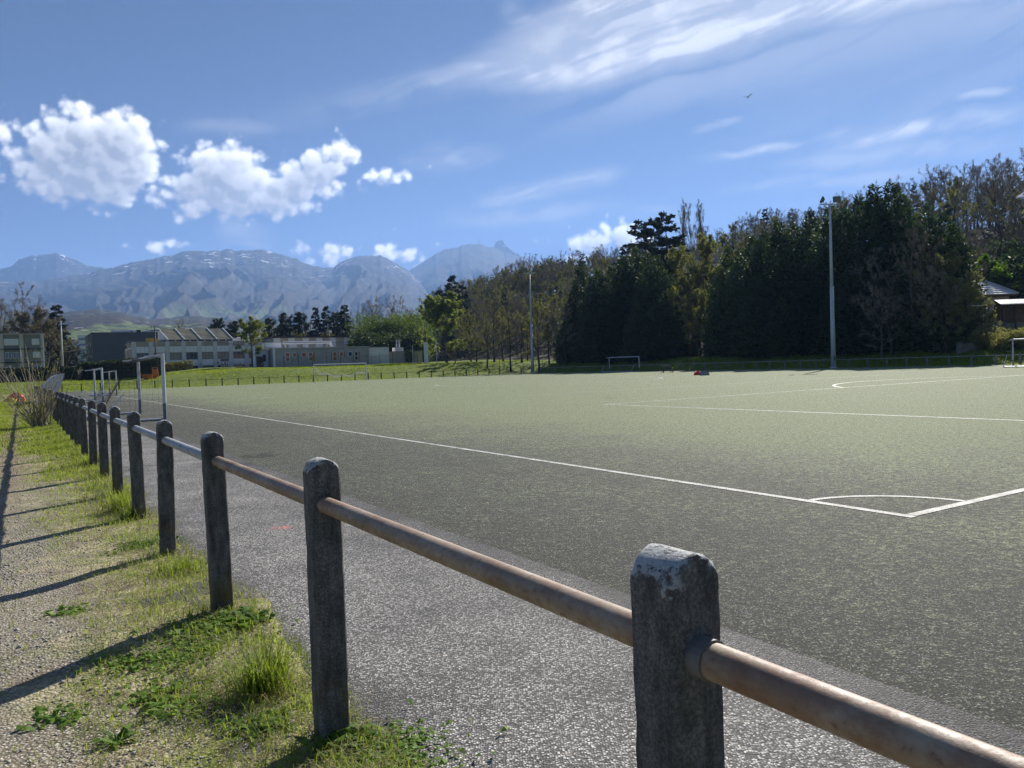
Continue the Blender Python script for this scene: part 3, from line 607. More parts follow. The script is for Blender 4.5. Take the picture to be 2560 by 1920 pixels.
# ------------------------------------------------------------------ near fence
POST_S, RAIL_Z, POST_H = .114, .903, 1.07
A2_, _ = ab(Vector((-.7296, 2.9346, 0)))
SPACE = 1.887
def post_mesh(seed, s=POST_S, H=POST_H, jit=.0013):
    r = random.Random(seed); h = s/2; zs = [-.25]+[.045*k for k in range(24)]; R = h*1.02
    arch = [(H-R*.92+R*.92*math.sin(k*math.pi/2/7), math.cos(k*math.pi/2/7)) for k in range(8)]
    rings = [(z, 1.) for z in zs if z < arch[0][0]-.01]+arch
    V = []; Fs = []; c = .010; n = 12
    for k, (z, w) in enumerate(rings):
        hy = max(h*w, .004); hx = h; cc = min(c, hy*.5)
        ring = [(hx, -hy+cc), (hx, 0), (hx, hy-cc), (hx-c, hy), (0, hy), (-hx+c, hy), (-hx, hy-cc), (-hx, 0), (-hx, -hy+cc), (-hx+c, -hy), (0, -hy), (hx-c, -hy)]
        for j, (x, y) in enumerate(ring):
            ch = r.random() < .12 and j not in (1, 4, 7, 10)
            q = 1-(.045 if ch else 0); V.append((x*q+r.uniform(-jit, jit), y*q+r.uniform(-jit, jit), z+r.uniform(-jit, jit)))
        if k: o = (k-1)*n; Fs += [(o+i, o+(i+1) % n, o+n+(i+1) % n, o+n+i) for i in range(n)]
    o = (len(rings)-1)*n; Fs.append(tuple(o+i for i in range(n)))
    me = bpy.data.meshes.new('post'); me.from_pydata(V, [], Fs); me.materials.append(M['post']); me.polygons.foreach_set('use_smooth', [True]*len(Fs)); me.update(); return me
def rail_mesh(L, r=.0305, n=18, seg=8):
    V = []; Fs = []
    for k in range(seg+1):
        for i in range(n): t = 2*math.pi*i/n; V.append((L*k/seg, math.cos(t)*r, math.sin(t)*r))
    for k in range(seg):
        for i in range(n): Fs.append((k*n+i, (k+1)*n+i, (k+1)*n+(i+1) % n, k*n+(i+1) % n))
    me = bpy.data.meshes.new('rail'); me.from_pydata(V, [], Fs); me.polygons.foreach_set('use_smooth', [True]*len(Fs)); me.update(); return me
fence = empty('concrete_fence', PT(A2_, FENCE_B), AZ+math.pi/2, 'near fence of round-topped dark concrete posts joined by one round pipe rail', 'fence')
pm = [post_mesh(k) for k in range(5)]
rm_r = rail_mesh(SPACE); rm_r.materials.append(M['pipe_rust']); rm_g = rail_mesh(SPACE); rm_g.materials.append(M['pipe_grey'])
for i in range(-2, 39):
    o = bpy.data.objects.new('post', pm[i % 5]); COL.objects.link(o); o.parent = fence; o.location = (i*SPACE, rnd.uniform(-.012, .012), rnd.uniform(-.012, .012)*(i > 1)); o.rotation_euler = (rnd.uniform(-.02, .02)*(1 if i > 0 else .4), rnd.uniform(-.018, .018)*(1 if i > 0 else .4), rnd.uniform(-.05, .05)+(math.pi if i % 2 else 0))
    if i < 38:
        k = bpy.data.objects.new('rail', rm_r if i < 1 else rm_g); COL.objects.link(k); k.parent = fence; k.location = (i*SPACE, 0, RAIL_Z)
        k['label'] = 'rust-stained beige pipe rail' if i < 1 else 'grey galvanised pipe rail'
mb = MB(); mb.tube((-SPACE-POST_S/2-.026, 0, RAIL_Z), (-SPACE-POST_S/2+.01, 0, RAIL_Z), .0345, n=18, cap=True)
tag(mb.build('rail_sleeve', M['far_rail'], fence), 'dark sleeve where the rail enters the post')

# ------------------------------------------------------------------ vegetation builders
def nrm(v): return v/np.maximum(np.linalg.norm(v, axis=-1, keepdims=True), 1e-9)
def ortho(d, rng):
    r = nrm(rng.normal(size=d.shape)); q = np.cross(d, r); return nrm(q)
class Plant:
    def __init__(s, seed): s.rng = np.random.default_rng(seed); s.V = []; s.F = []; s.n = 0
    def put(s, V, Fs):
        s.V.append(V.reshape(-1, 3)); s.F.append(Fs+s.n); s.n += V.size//3
    def segs(s, P0, P1, R0, R1, n=4):
        if not len(P0): return
        d = nrm(P1-P0); q = ortho(d, s.rng); w = np.cross(d, q); th = np.arange(n)*2*np.pi/n
        off = q[:, None, :]*np.cos(th)[None, :, None]+w[:, None, :]*np.sin(th)[None, :, None]
        V = np.concatenate([P0[:, None]+off*R0[:, None, None], P1[:, None]+off*R1[:, None, None]], 1)
        i = np.arange(n); f = np.stack([i, (i+1) % n, n+(i+1) % n, n+i], -1); s.put(V, (f[None]+(np.arange(len(P0))*2*n)[:, None, None]).reshape(-1, 4))
    def slivers(s, P0, P1, W):
        d = nrm(P1-P0); q = ortho(d, s.rng)*W[:, None]*.5; V = np.stack([P0-q, P0+q, P1+q*.35, P1-q*.35], 1); s.put(V, np.arange(len(P0)*4).reshape(-1, 4))
    def leaves(s, C, U, W):
        """pointed leaf: along U, half width W (vectors)"""
        V = np.stack([C, C+U*.45+W, C+U, C+U*.45-W], 1); s.put(V, np.arange(len(C)*4).reshape(-1, 4))
    def mesh(s, name, mat):
        V = np.concatenate(s.V); quads = np.concatenate(s.F); me = np_mesh(name, V, [quads]); me.materials.append(mat); return me
def kids(rng, P, D, L, R, n, spread, up, lf, rf, tmin=.25):
    k = len(P); t = rng.uniform(tmin, 1, (k, n)); pos = P[:, None]+D[:, None]*(L[:, None]*t)[..., None]
    d = nrm(D[:, None]+rng.normal(size=(k, n, 3))*spread+np.array([0, 0, up])); l = L[:, None]*lf*rng.uniform(.6, 1.25, (k, n))*(1.15-.55*t); r = np.broadcast_to(R[:, None], (k, n))*rf*rng.uniform(.7, 1.1, (k, n))
    return pos.reshape(-1, 3), d.reshape(-1, 3), l.ravel(), r.ravel()
def limbs(pl, rng, P, D, L, R, bend, n, end=.45):
    """two-piece bent limbs; returns the outer halves for further branching"""
    mid = P+D*(L*.5)[:, None]; d2 = nrm(D+rng.normal(size=D.shape)*bend+np.array([0, 0, bend*.6])); tip = mid+d2*(L*.5)[:, None]
    pl.segs(P, mid, R, R*.75, n); pl.segs(mid, tip, R*.75, R*end*.8, n)
    return np.concatenate([P+D*(L*.1)[:, None], mid]), np.concatenate([D, d2]), np.concatenate([L*.45, L*.5]), np.concatenate([R*.8, R*.6])
def bare_tree(seed, H=14., base=.25, spread=.34, n1=15, n2=5, n3=6, ntw=6, ang=(1.15, .35), fork=0, r0=.2, tw=.016, leaf=0, leaf_size=.11, leafmat=None, bark='bark', twig='twig', upb=.22, twl=.7, droop=0.):
    rng = np.random.default_rng(seed); tr = Plant(seed); cr = Plant(seed+1); lf = Plant(seed+2)
    pts = [np.zeros(3)]; d = np.array([0, 0, 1.]); ns = 9; top = H*.86
    for i in range(ns): d = nrm(d+rng.normal(size=3)*.055); d[2] = abs(d[2]); pts.append(pts[-1]+d*top/ns)
    pts = np.array(pts); rad = r0*(1-np.linspace(0, 1, ns+1)**.9*.88); rad[0] *= 1.35; tr.segs(pts[:-1], pts[1:], rad[:-1], rad[1:], 7)
    t = np.sort(rng.uniform(base, .98, n1)); P = np.stack([np.interp(t*ns, np.arange(ns+1), pts[:, k]) for k in range(3)], -1)
    az = np.arange(n1)*2.4+rng.uniform(0, 1, n1); an = np.interp(t, [base, 1], ang)+rng.normal(size=n1)*.12
    D = np.stack([np.cos(az)*np.sin(an), np.sin(az)*np.sin(an), np.cos(an)], -1); L = H*spread*np.interp(t, [base, base+.3, 1], [.85, 1.1, .5])*rng.uniform(.75, 1.2, n1); R = np.interp(t, [0, 1], [r0*.5, r0*.14])*rng.uniform(.7, 1.1, n1)
    b = limbs(tr, rng, P, D, L, R, .2, 5)
    c = kids(rng, *b, n2, .55, upb, .62, .5); c2 = limbs(cr, rng, *c, .25, 3)
    e = kids(rng, *c2, n3//2, .6, upb*.8, .62, .5); cr.slivers(e[0], e[0]+e[1]*e[2][:, None], np.maximum(e[3]*2, tw*1.3))
    tws = kids(rng, *e, ntw, .7, upb*.5-droop, .55, .5, .15); l = np.clip(tws[2], .25, twl); tip = tws[0]+tws[1]*l[:, None]-np.array([0, 0, 1])*(droop*l*.5)[:, None]; cr.slivers(tws[0], tip, np.full(len(l), tw))
    out = [('trunk', tr.mesh('trunk', M[bark])), ('crown', cr.mesh('crown', M[twig]))]
    if leaf:
        idx = rng.integers(0, len(l), leaf); c = tws[0][idx]+(tip-tws[0])[idx]*rng.uniform(.1, 1, (leaf, 1))+rng.normal(size=(leaf, 3))*.08
        u = nrm(rng.normal(size=(leaf, 3))-np.array([0, 0, .4+droop])); w = ortho(u, rng); sz = leaf_size*rng.uniform(.6, 1.3, leaf)
        lf.leaves(c, u*sz[:, None], w*(sz*.34)[:, None]); out.append(('foliage', lf.mesh('foliage', M[leafmat])))
    return out, H
def cypress(seed, H=17., Rb=3.1, tops=4, n=2700, mat='cypress', upk=1., sz=(.5, 1.05), pw=2.1):
    rng = np.random.default_rng(seed); tr = Plant(seed); cr = Plant(seed+1)
    tr.segs(np.array([[0, 0, 0.]]), np.array([[0, 0, H*.8]]), np.array([.28]), np.array([.05]), 7)
    C = [(0, 0, H, Rb)]+[(rng.normal()*Rb*.35, rng.normal()*Rb*.35, H*rng.uniform(.74, .96), Rb*rng.uniform(.5, .75)) for _ in range(tops)]
    cnt = [int(n*.5)]+[int(n*.5/max(tops, 1))]*tops
    for (cx, cy, h, rb), m in zip(C, cnt):
        z = h*(1-rng.uniform(0, 1, m)**.75*.985); th = rng.uniform(0, 2*np.pi, m); f = z/h
        R = rb*(1-f**pw)*(.62+.38*np.minimum(1, f*6+.4))*(1+.28*np.sin(th*3+seed+z*.9)*np.cos(z*1.7+th))+.12
        r = R*np.sqrt(rng.uniform(.12, 1.05, m)); out = np.stack([np.cos(th), np.sin(th), 0*th], -1)
        p = np.stack([cx*f**.5+r*np.cos(th), cy*f**.5+r*np.sin(th), z], -1)
        for k in range(3):
            u = nrm(out*(.75-.35*f[:, None])+np.array([0, 0, .45*upk])+rng.normal(size=(m, 3))*.42); w = ortho(u, rng); s_ = rng.uniform(*sz, m)*(1-.35*f)
            cr.leaves(p+rng.normal(size=(m, 3))*.14, u*s_[:, None], w*(s_*.16)[:, None])
    return [('trunk', tr.mesh('trunk', M['bark_ivy'])), ('crown', cr.mesh('crown', M[mat]))], H
def layered(seed, H=20., Rb=5., whorls=15, per=5, mat='cedar', droop=.1, base=.12, tuft=44, pw=.8, sz=.42, flat=.25, irregular=.25):
    rng = np.random.default_rng(seed); tr = Plant(seed); cr = Plant(seed+1)
    pts = np.stack([np.linspace(0, 1, 8)*0, np.zeros(8), np.linspace(0, H*.97, 8)], -1)+rng.normal(size=(8, 3))*np.array([.08, .08, 0]); rad = .30*(1-np.linspace(0, 1, 8)*.9); tr.segs(pts[:-1], pts[1:], rad[:-1], rad[1:], 7)
    f = base+(1-base)*(np.arange(whorls)+.5)/whorls; f = np.repeat(f, per)+rng.normal(size=whorls*per)*.012; m = len(f); th = rng.uniform(0, 2*np.pi, m)
    L = Rb*(1-f)**pw*rng.uniform(1-irregular*1.6, 1+irregular, m)+.35; P = np.stack([0*f, 0*f, f*H*.97], -1)
    D = nrm(np.stack([np.cos(th), np.sin(th), -droop+.55*np.clip(f-.6, 0, 1)+rng.normal(size=m)*.08], -1)); R = .02+.05*(1-f)
    mid = P+D*(L*.6)[:, None]; D2 = nrm(D+np.array([0, 0, .22])); tip = mid+D2*(L*.4)[:, None]
    tr.segs(P, mid, R, R*.6, 3); tr.segs(mid, tip, R*.6, R*.25, 3)
    k = np.maximum(8, (tuft*L/Rb*1.4).astype(int)); idx = np.repeat(np.arange(m), k); N = len(idx); t = rng.uniform(.12, 1.02, N)**.8
    q = P[idx]+D[idx]*(L[idx]*t)[:, None]+np.array([0, 0, .22])*(np.clip(t-.6, 0, 1)*L[idx])[:, None]
    side = nrm(np.cross(D[idx], np.array([0, 0, 1.]))); wd = (L[idx]*.30*(1-np.abs(t-.45))*rng.uniform(-1, 1, N)); q = q+side*wd[:, None]+rng.normal(size=(N, 3))*np.array([.08, .08, flat*.35])
    for j in range(3):
        u = nrm(D[idx]*.8+side*np.sign(wd)[:, None]*.5+rng.normal(size=(N, 3))*np.array([.5, .5, flat])); w = ortho(u, rng); s_ = sz*rng.uniform(.6, 1.4, N)
        cr.leaves(q, u*s_[:, None], w*(s_*.2)[:, None])
    return [('trunk', tr.mesh('trunk', M['bark'])), ('crown', cr.mesh('crown', M[mat]))], H
def leaf_mass(seed, H=5., R=3., mat='laurel', clumps=14, n=2600, sz=.28, stems=7, narrow=.42, low=.05):
    rng = np.random.default_rng(seed); tr = Plant(seed); cr = Plant(seed+1)
    a = rng.uniform(0, 2*np.pi, stems); tip = np.stack([np.cos(a)*R*.5, np.sin(a)*R*.5, np.full(stems, H*.7)], -1); tr.segs(np.zeros((stems, 3))+rng.normal(size=(stems, 3))*np.array([.15, .15, 0]), tip, np.full(stems, .06), np.full(stems, .02), 4)
    th = rng.uniform(0, 2*np.pi, clumps); z = rng.uniform(low+.12, .86, clumps)*H; rr = R*.72*np.sqrt(rng.uniform(0, 1, clumps))*np.sqrt(np.clip(1-(z/H-.4)**2*1.8, .1, 1)); cr_ = H*.24*rng.uniform(.6, 1.25, clumps)
    i = rng.integers(0, clumps, n); d = nrm(rng.normal(size=(n, 3))); rad = cr_[i]*rng.uniform(.35, 1.08, n)**.6
    p = np.stack([np.cos(th)*rr, np.sin(th)*rr, z], -1)[i]+d*rad[:, None]*np.array([1.15, 1.15, .95]); p[:, 2] = np.abs(p[:, 2])
    u = nrm(d*.6+rng.normal(size=(n, 3))*.7); w = ortho(u, rng); s_ = sz*rng.uniform(.55, 1.35, n); cr.leaves(p, u*s_[:, None], w*(s_*narrow)[:, None])
    return [('stems', tr.mesh('stems', M['bark'])), ('foliage', cr.mesh('foliage', M[mat]))], H
def plant(proto, name, loc, H=None, label=None, cat='tree', group=None, rz=None, wide=1.):
    parts, PH = proto; s = 1. if H is None else H/PH
    e = empty(name, loc, rnd.uniform(0, 6.28) if rz is None else rz, label, cat, group); e.scale = (s*wide, s*wide, s)
    for nm, me in parts:
        o = bpy.data.objects.new(nm, me); COL.objects.link(o); o.parent = e
    return e
def plant_px(proto, name, x, ytop, p, label, cat='tree', group=None, wide=1., sink=.15):
    h = top_z(x, ytop, p)-p.z+sink; return plant(proto, name, p-Vector((0, 0, sink)), max(h, .5), label, cat, group, wide=wide)

BARE = [bare_tree(100+k, 15., .12+.07*(k % 3), .31+.03*(k % 2), 19, 5, 6, 7, twig='twig' if k % 2 else 'twig_grey', bark='bark' if k % 3 else 'bark_pale') for k in range(5)]
SLIM = [bare_tree(150+k, 15., .40, .22, 15, 5, 6, 7, ang=(.8, .3), twig='twig_grey' if k else 'twig', bark='bark_pale', r0=.16) for k in range(2)]
GREENISH = [bare_tree(170+k, 13., .22, .32, 16, 5, 5, 6, leaf=9000, leaf_size=.16, leafmat=('bud', 'olive', 'olive')[k], twig='twig') for k in range(3)]
WILLOW = bare_tree(190, 13., .12, .44, 24, 6, 6, 7, leaf=26000, leaf_size=.28, leafmat='willow', twig='twig', droop=.5)
BIRCH = bare_tree(191, 11., .22, .34, 18, 6, 6, 6, leaf=17000, leaf_size=.17, leafmat='spring', bark='bark', droop=.35)
LIMETREE = bare_tree(192, 9., .12, .40, 20, 6, 6, 6, leaf=11000, leaf_size=.26, leafmat='lime')
RUSSET = bare_tree(193, 11., .15, .34, 18, 5, 6, 6, leaf=3200, leaf_size=.22, leafmat='rust_leaf')
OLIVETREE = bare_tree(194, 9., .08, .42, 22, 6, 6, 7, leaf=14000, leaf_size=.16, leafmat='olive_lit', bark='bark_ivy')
POPLAR = [bare_tree(200+k, 22., .08, .24, 46, 4, 6, 7, ang=(.42, .16), twig='twig_grey', bark='poplar_bark', upb=.55, r0=.17, tw=.02, twl=.55) for k in range(2)]
IVY = bare_tree(210, 14., .35, .27, 16, 5, 6, 7, bark='bark_ivy', twig='twig')
CYP = [cypress(220+k, 17., 3.0+.3*k, 4+k % 2) for k in range(3)]
CEDAR = [layered(230+k, 20., 5.2, 16, 5, 'cedar', .02, .10, 54, .62, .55, .22, .3) for k in range(2)]
SPRUCE = [layered(240, 16., 3.0, 20, 6, 'spruce', .22, .06, 34, .9, .46, .3, .15), layered(241, 16., 3.0, 20, 6, 'spruce_blue', .15, .05, 34, .95, .44, .3, .12)]
PINE = [layered(250+k, 13., 3.6, 12, 6, 'pine', .0, .22, 48, .55, .46, .5, .28) for k in range(2)]
LAUREL = [leaf_mass(260+k, 5., 3.2, 'laurel') for k in range(2)]
BAMBOO = [leaf_mass(270+k, 9., 3.6, 'bamboo', 20, 3600, .45, 12, .16) for k in range(2)]
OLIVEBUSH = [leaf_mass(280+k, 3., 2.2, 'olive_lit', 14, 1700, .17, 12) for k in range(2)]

# ------------------------------------------------------------------ hillside woods
belt = [(1238, 640), (1260, 579), (1282, 600), (1299, 585), (1326, 574), (1352, 556), (1380, 536), (1405, 547), (1428, 558), (1448, 596), (1468, 700), (1500, 722), (1530, 715), (1560, 592), (1580, 538), (1605, 540), (1632, 512), (1660, 503), (1690, 478), (1722, 484), (1758, 459), (1800, 447), (1830, 456), (1864, 430), (1897, 402), (1931, 400), (1958, 425), (2008, 444), (2040, 462), (2066, 488)]
for k, (x, y) in enumerate(belt):
    p = on_b(x, 79+1.6*math.sin(k*2.3)+(3 if y < 470 else 0)); plant_px(CYP[k % 3], 'cypress_tree', x, y, p, 'dense dark cypress in the evergreen belt behind the side fence', group='cypress belt behind the side fence', wide=1.06)
for k, x in enumerate(q for q in range(1225, 2060, 52) if not 1462 < q < 1548):
    p = on_b(x, 74.6+.8*math.sin(k*1.7)); y = float(np.interp(x, [q[0] for q in belt], [q[1] for q in belt])); plant_px(CYP[(k+1) % 3], 'cypress_tree', x, y+(752-y)*(.48+.12*math.sin(k*2.9)), p, 'low dark cypress along the front edge of the evergreen belt', group='low cypresses at the belt front', wide=1.5)
for x, y, b, q in ((1393, 466, 98, 0), (1422, 464, 96, 1), (1447, 448, 97, 0), (1362, 520, 100, 1)):
    plant_px(CEDAR[q], 'cedar_tree', x, y, on_b(x, b), {448: 'tallest ragged cedar standing beside the bare poplars', 464: 'middle one of three ragged cedars above the evergreen belt', 466: 'outer one of three ragged cedars, farthest from the poplars', 520: 'lower cedar shoulder at the end of the cedar group'}[y], group='cedars above the belt')
for x, y, b, q in ((1482, 421, 106, 0), (1509, 409, 104, 1), (1524, 420, 107, 0)):
    plant_px(POPLAR[q], 'poplar_tree', x, y, on_b(x, b), {421: 'slender bare poplar touching the tallest cedar', 409: 'tallest slender bare poplar between two others', 420: 'slender bare poplar on the far side from the cedars'}[y], group='bare poplars beside the cedars', wide=.62)
for x, y, b in ((1484, 500, 90), (1512, 515, 91), (1535, 500, 93), (1500, 560, 86), (1528, 570, 87), (1486, 610, 80), (1514, 620, 79), (1536, 640, 80)):
    plant_px(GREENISH[0], 'budding_tree', x, y, on_b(x, b), 'yellow-green budding tree in the gap of the evergreen belt', group='budding trees in the belt gap')
HILLB = 'bare grey-brown tree in the wood on the hillside'
def skyline(x): return float(np.interp(x, [940, 1000, 1100, 1200, 1310, 1480, 1560, 1650, 1750, 1850, 1960, 2060, 2120, 2212, 2400], [618, 600, 562, 542, 532, 530, 492, 440, 452, 400, 386, 345, 350, 318, 300]))
def belt_top(x): return float(np.interp(x, [1230, 1240]+[q[0] for q in belt[1:]]+[2090], [760, 640]+[q[1] for q in belt[1:]]+[760]))
def project(p):
    d = Vector(p)-CO; z = d.dot(CF); return (1280+F*d.dot(CR)/z)/K, (960-F*d.dot(CU)/z)/K
hr = random.Random(41); cells = {}; n_hill = 0; hill_pts = []
for k in range(9000):
    if hr.random() < .5: a, b = hr.uniform(-30, 420), hr.uniform(90, 178)
    else: a, b = hr.uniform(-30, 420), hr.uniform(150, 180)
    p = PT(a, b)
    if p.y < 40: continue
    p.z = tz(p); H = hr.uniform(11, 16); x, y = project(p+Vector((0, 0, H)))
    if not (935 < x < 2290): continue
    if y > belt_top(x)-6 and 1236 < x < 2075: continue                  # nothing of it would show behind the evergreens
    if 2085 < x and b < 112: continue
    dmin = 4.0 if b > 145 else 5.6
    if any((q[0]-a)**2+(q[1]-b)**2 < dmin**2 for q in hill_pts): continue
    hill_pts.append((a, b, p, H, x, y))
hill_pts.sort(key=lambda q: q[2].y); print('HILL', len(hill_pts))
for k, (a, b, p, H, x, y) in enumerate(hill_pts[:455]):
    r = hr.random(); ysk = skyline(x)
    if b > 150: H = max(9., min(19., top_z(x, ysk+hr.uniform(-8, 16), p)-p.z))
    if x < 1240: r = r if hr.random() < .75 else .80
    if r < .45: plant(BARE[k % 5], 'bare_tree', p, H, HILLB, 'tree', 'bare trees of the hillside wood')
    elif r < .58: plant(SLIM[k % 2], 'bare_tree', p, H, 'slim bare tree with upright limbs in the hillside wood', 'tree', 'slim bare trees of the hillside wood')
    elif r < .93: plant(GREENISH[k % 3], 'budding_tree', p, H*.82, 'budding yellow-green tree among the bare trees of the hillside wood', 'tree', 'budding trees of the hillside wood')
    elif r < .97: plant(CEDAR[k % 2], 'dark_pine', p, H*.95, 'dark evergreen standing among the bare trees of the hillside wood', 'tree', 'evergreens of the hillside wood', wide=.6)
    else: plant(LAUREL[k % 2], 'evergreen_shrub', p, H*.42, 'dark evergreen shrub under the bare trees of the hillside wood', 'shrub', 'shrubs of the hillside wood')
sap = []
for k in range(4000):
    a, b = hr.uniform(-30, 420), hr.uniform(104, 174); p = PT(a, b)
    if p.y < 40 or len(sap) >= 120: continue
    p.z = tz(p); H = hr.uniform(4.5, 8); x, y = project(p+Vector((0, 0, H)))
    if not (2080 < x < 2270 or 940 < x < 1236) or any((q[0]-a)**2+(q[1]-b)**2 < 16 for q in sap): continue
    sap.append((a, b)); plant((GREENISH+SLIM)[k % 5], 'sapling', p, H, 'low bushy sapling under the taller trees of the hillside wood', 'tree', 'saplings of the hillside wood', wide=1.25)
# leafless undergrowth between the trunks, too dense to count
def undergrowth():
    pl = Plant(77); rng = pl.rng; a = rng.uniform(-20, 400, 9000); b = rng.uniform(86, 176, 9000); P = np.array([tuple(PT(u, v)) for u, v in zip(a, b)]); P[:, 2] = terrain(a, b)-.1
    idx = np.repeat(np.arange(9000), 8); d = nrm(rng.normal(size=(len(idx), 3))*.5+np.array([0, 0, 1.])); l = rng.uniform(.8, 3.8, len(idx)); o = P[idx]+rng.normal(size=(len(idx), 3))*np.array([.5, .5, 0]); pl.slivers(o, o+d*l[:, None], np.full(len(idx), .035))
    ob = link('undergrowth', pl.mesh('undergrowth', M['bark']), None); tag(ob, 'leafless brown undergrowth covering the floor of the hillside wood', 'undergrowth', kind='stuff')
undergrowth()
# right end: bare and young trees in front of the belt, evergreens and houses behind
for x, y, b, q in ((1930, 520, 72.5, 2), (1975, 478, 74, 3), (2020, 500, 73, 1), (1905, 600, 72, 0), (2045, 560, 72.5, 4)):
    plant_px(BARE[q], 'bare_tree', x, y, on_b(x, b), 'leafless brown tree in front of the evergreen belt by the side fence', group='bare trees before the belt')
for x, y, b in ((2070, 538, 75), (2046, 600, 73.5), (2100, 610, 74)):
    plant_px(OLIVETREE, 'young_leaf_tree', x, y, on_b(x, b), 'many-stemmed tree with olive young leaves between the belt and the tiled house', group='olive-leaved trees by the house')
plant_px(LIMETREE, 'lime_green_tree', 2128, 552, on_b(2128, 99), 'bright lime-green tree in fresh leaf behind the tiled house roof')
for k in range(22):
    x = 2085+hr.uniform(0, 175); b = hr.uniform(101, 118); p = on_b(x, b); plant(LAUREL[k % 2], 'evergreen_shrub', p, hr.uniform(4.5, 8), 'large dark evergreen shrub on the slope above the tiled house', 'shrub', 'evergreen shrubs above the house', wide=1.2)
for k in range(26):
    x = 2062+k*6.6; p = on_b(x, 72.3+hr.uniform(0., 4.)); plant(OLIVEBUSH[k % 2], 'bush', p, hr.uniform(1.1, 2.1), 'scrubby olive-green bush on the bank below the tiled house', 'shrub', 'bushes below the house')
# left of the hill: willow, ivy-clad row, spruces, bamboo
plant_px(WILLOW, 'willow_tree', 963, 640, on_ground(966, 150), 'round-crowned pale green willow at the foot of the wooded hill', wide=1.15)
plant_px(BARE[3], 'bare_tree', 985, 690, on_ground(984, 144), 'dark-limbed bare tree standing against the pale green willow')
for k, (x, y) in enumerate(((1018, 668), (1030, 655), (1053, 648), (1068, 640), (1088, 660), (1104, 650), (1128, 642), (1140, 655), (1165, 632), (1187, 650), (1205, 640), (1224, 655))):
    p = on_ground(x, 140+8*math.sin(k*2.1)); plant_px(IVY if k % 2 else (BARE[k % 5] if k % 4 else GREENISH[1]), 'ivy_clad_tree' if k % 2 else 'bare_tree', x, y, p, 'bare tree with ivy-dark trunk in the row above the grass bank' if k % 2 else 'bare brown tree in the row above the grass bank', group='ivy-clad trees above the bank' if k % 2 else 'bare row above the bank')
for x, y, d in ((983, 590, 235), (1004, 610, 232), (955, 622, 260)):
    plant_px(SPRUCE[0], 'spruce_tree', x, y, on_ground(x, d), 'dark spruce on the left flank of the wooded hill', group='spruces on the hill flank', wide=1.25)
for x, y, d, q in ((590, 685, 200, 0), (622, 674, 196, 1), (656, 672, 198, 0), (475, 686, 215, 1), (506, 692, 218, 0), (730, 672, 205, 1)):
    plant_px(PINE[q], 'pine_tree', x, y, on_ground(x, d), 'dark spreading pine behind the school roofs', group='pines behind the school')
plant_px(SPRUCE[1], 'blue_spruce', 686, 660, on_ground(686, 195), 'blue-tinged conical spruce behind the low grey building')
for x, y in ((709, 657), (749, 654), (728, 690)):
    plant_px(SPRUCE[0], 'spruce_tree', x, y, on_ground(x, 198), 'green conical spruce beside the blue spruce', group='spruces beside the blue spruce', wide=1.1)
for k in range(12):
    x = 640+k*12; plant(GREENISH[1+k % 2], 'budding_tree', on_ground(x, 188+hr.uniform(-5, 8)), hr.uniform(6, 9), 'low olive tree filling the gaps between the spruces behind the school', 'tree', 'low trees between the spruces')
for x, y, d, q in ((775, 652, 205, 0), (800, 640, 210, 2), (822, 638, 206, 4), (848, 648, 212, 1), (872, 640, 216, 3), (896, 655, 214, 0), (920, 640, 225, 2), (940, 632, 240, 1), (760, 668, 215, 3), (880, 660, 235, 4)):
    plant_px(BARE[q], 'bare_tree', x, y, on_ground(x, d), 'wide bare tree behind the bamboo thicket', group='bare trees behind the bamboo')
for k in range(20):
    x = 783+k*6.6; top = 690+14*math.sin(k*1.9)+(18 if k < 3 else 0); plant_px(BAMBOO[k % 2], 'bamboo_clump', x, top, on_ground(x, 172+hr.uniform(-3, 10)), 'yellow-green bamboo clump behind the white garage', 'bamboo', 'bamboo thicket behind the garage')
for k in range(14):
    x = 778+k*10; plant_px(LAUREL[k % 2], 'evergreen_shrub', x, 724+8*math.sin(k*2.7), on_ground(x, 164+hr.uniform(-2, 3)), 'dark shrub at the foot of the bamboo thicket', 'shrub', 'shrubs at the foot of the bamboo', wide=1.15)
plant_px(BIRCH, 'spring_tree', 545, 682, on_ground(546, 141), 'round yellow-green tree in new leaf before the two-storey school', wide=1.3)
for x, y, d, q in ((-12, 640, 190, 2), (14, 617, 186, 0), (42, 614, 190, 3), (66, 640, 196, 1)):
    plant_px(BARE[q], 'bare_tree', x, y, on_ground(x, d), 'pale brown leafless tree behind the apartment block', group='bare trees behind the apartments')
for x, y, d in ((84, 664, 182), (104, 690, 178), (60, 672, 180)):
    plant_px(RUSSET, 'tan_tree', x, y, on_ground(x, d), 'tan-leaved tree beside the apartment block', group='tan trees by the apartments', wide=1.1)
plant_px(SPRUCE[0], 'spruce_tree', 128, 653, on_ground(128, 188), 'single dark spruce behind the white concrete utility pole', wide=1.2)
for x, y, d in ((150, 728, 185), (168, 745, 190), (135, 735, 180)):
    plant_px(GREENISH[2], 'budding_tree', x, y, on_ground(x, d), 'low yellow-brown tree between the apartments and the slate-grey block', group='low trees by the slate-grey block')
plant_px(BARE[1], 'bare_tree', 398, 690, on_ground(398, 330), 'small bare tree far behind the glass-roofed school')

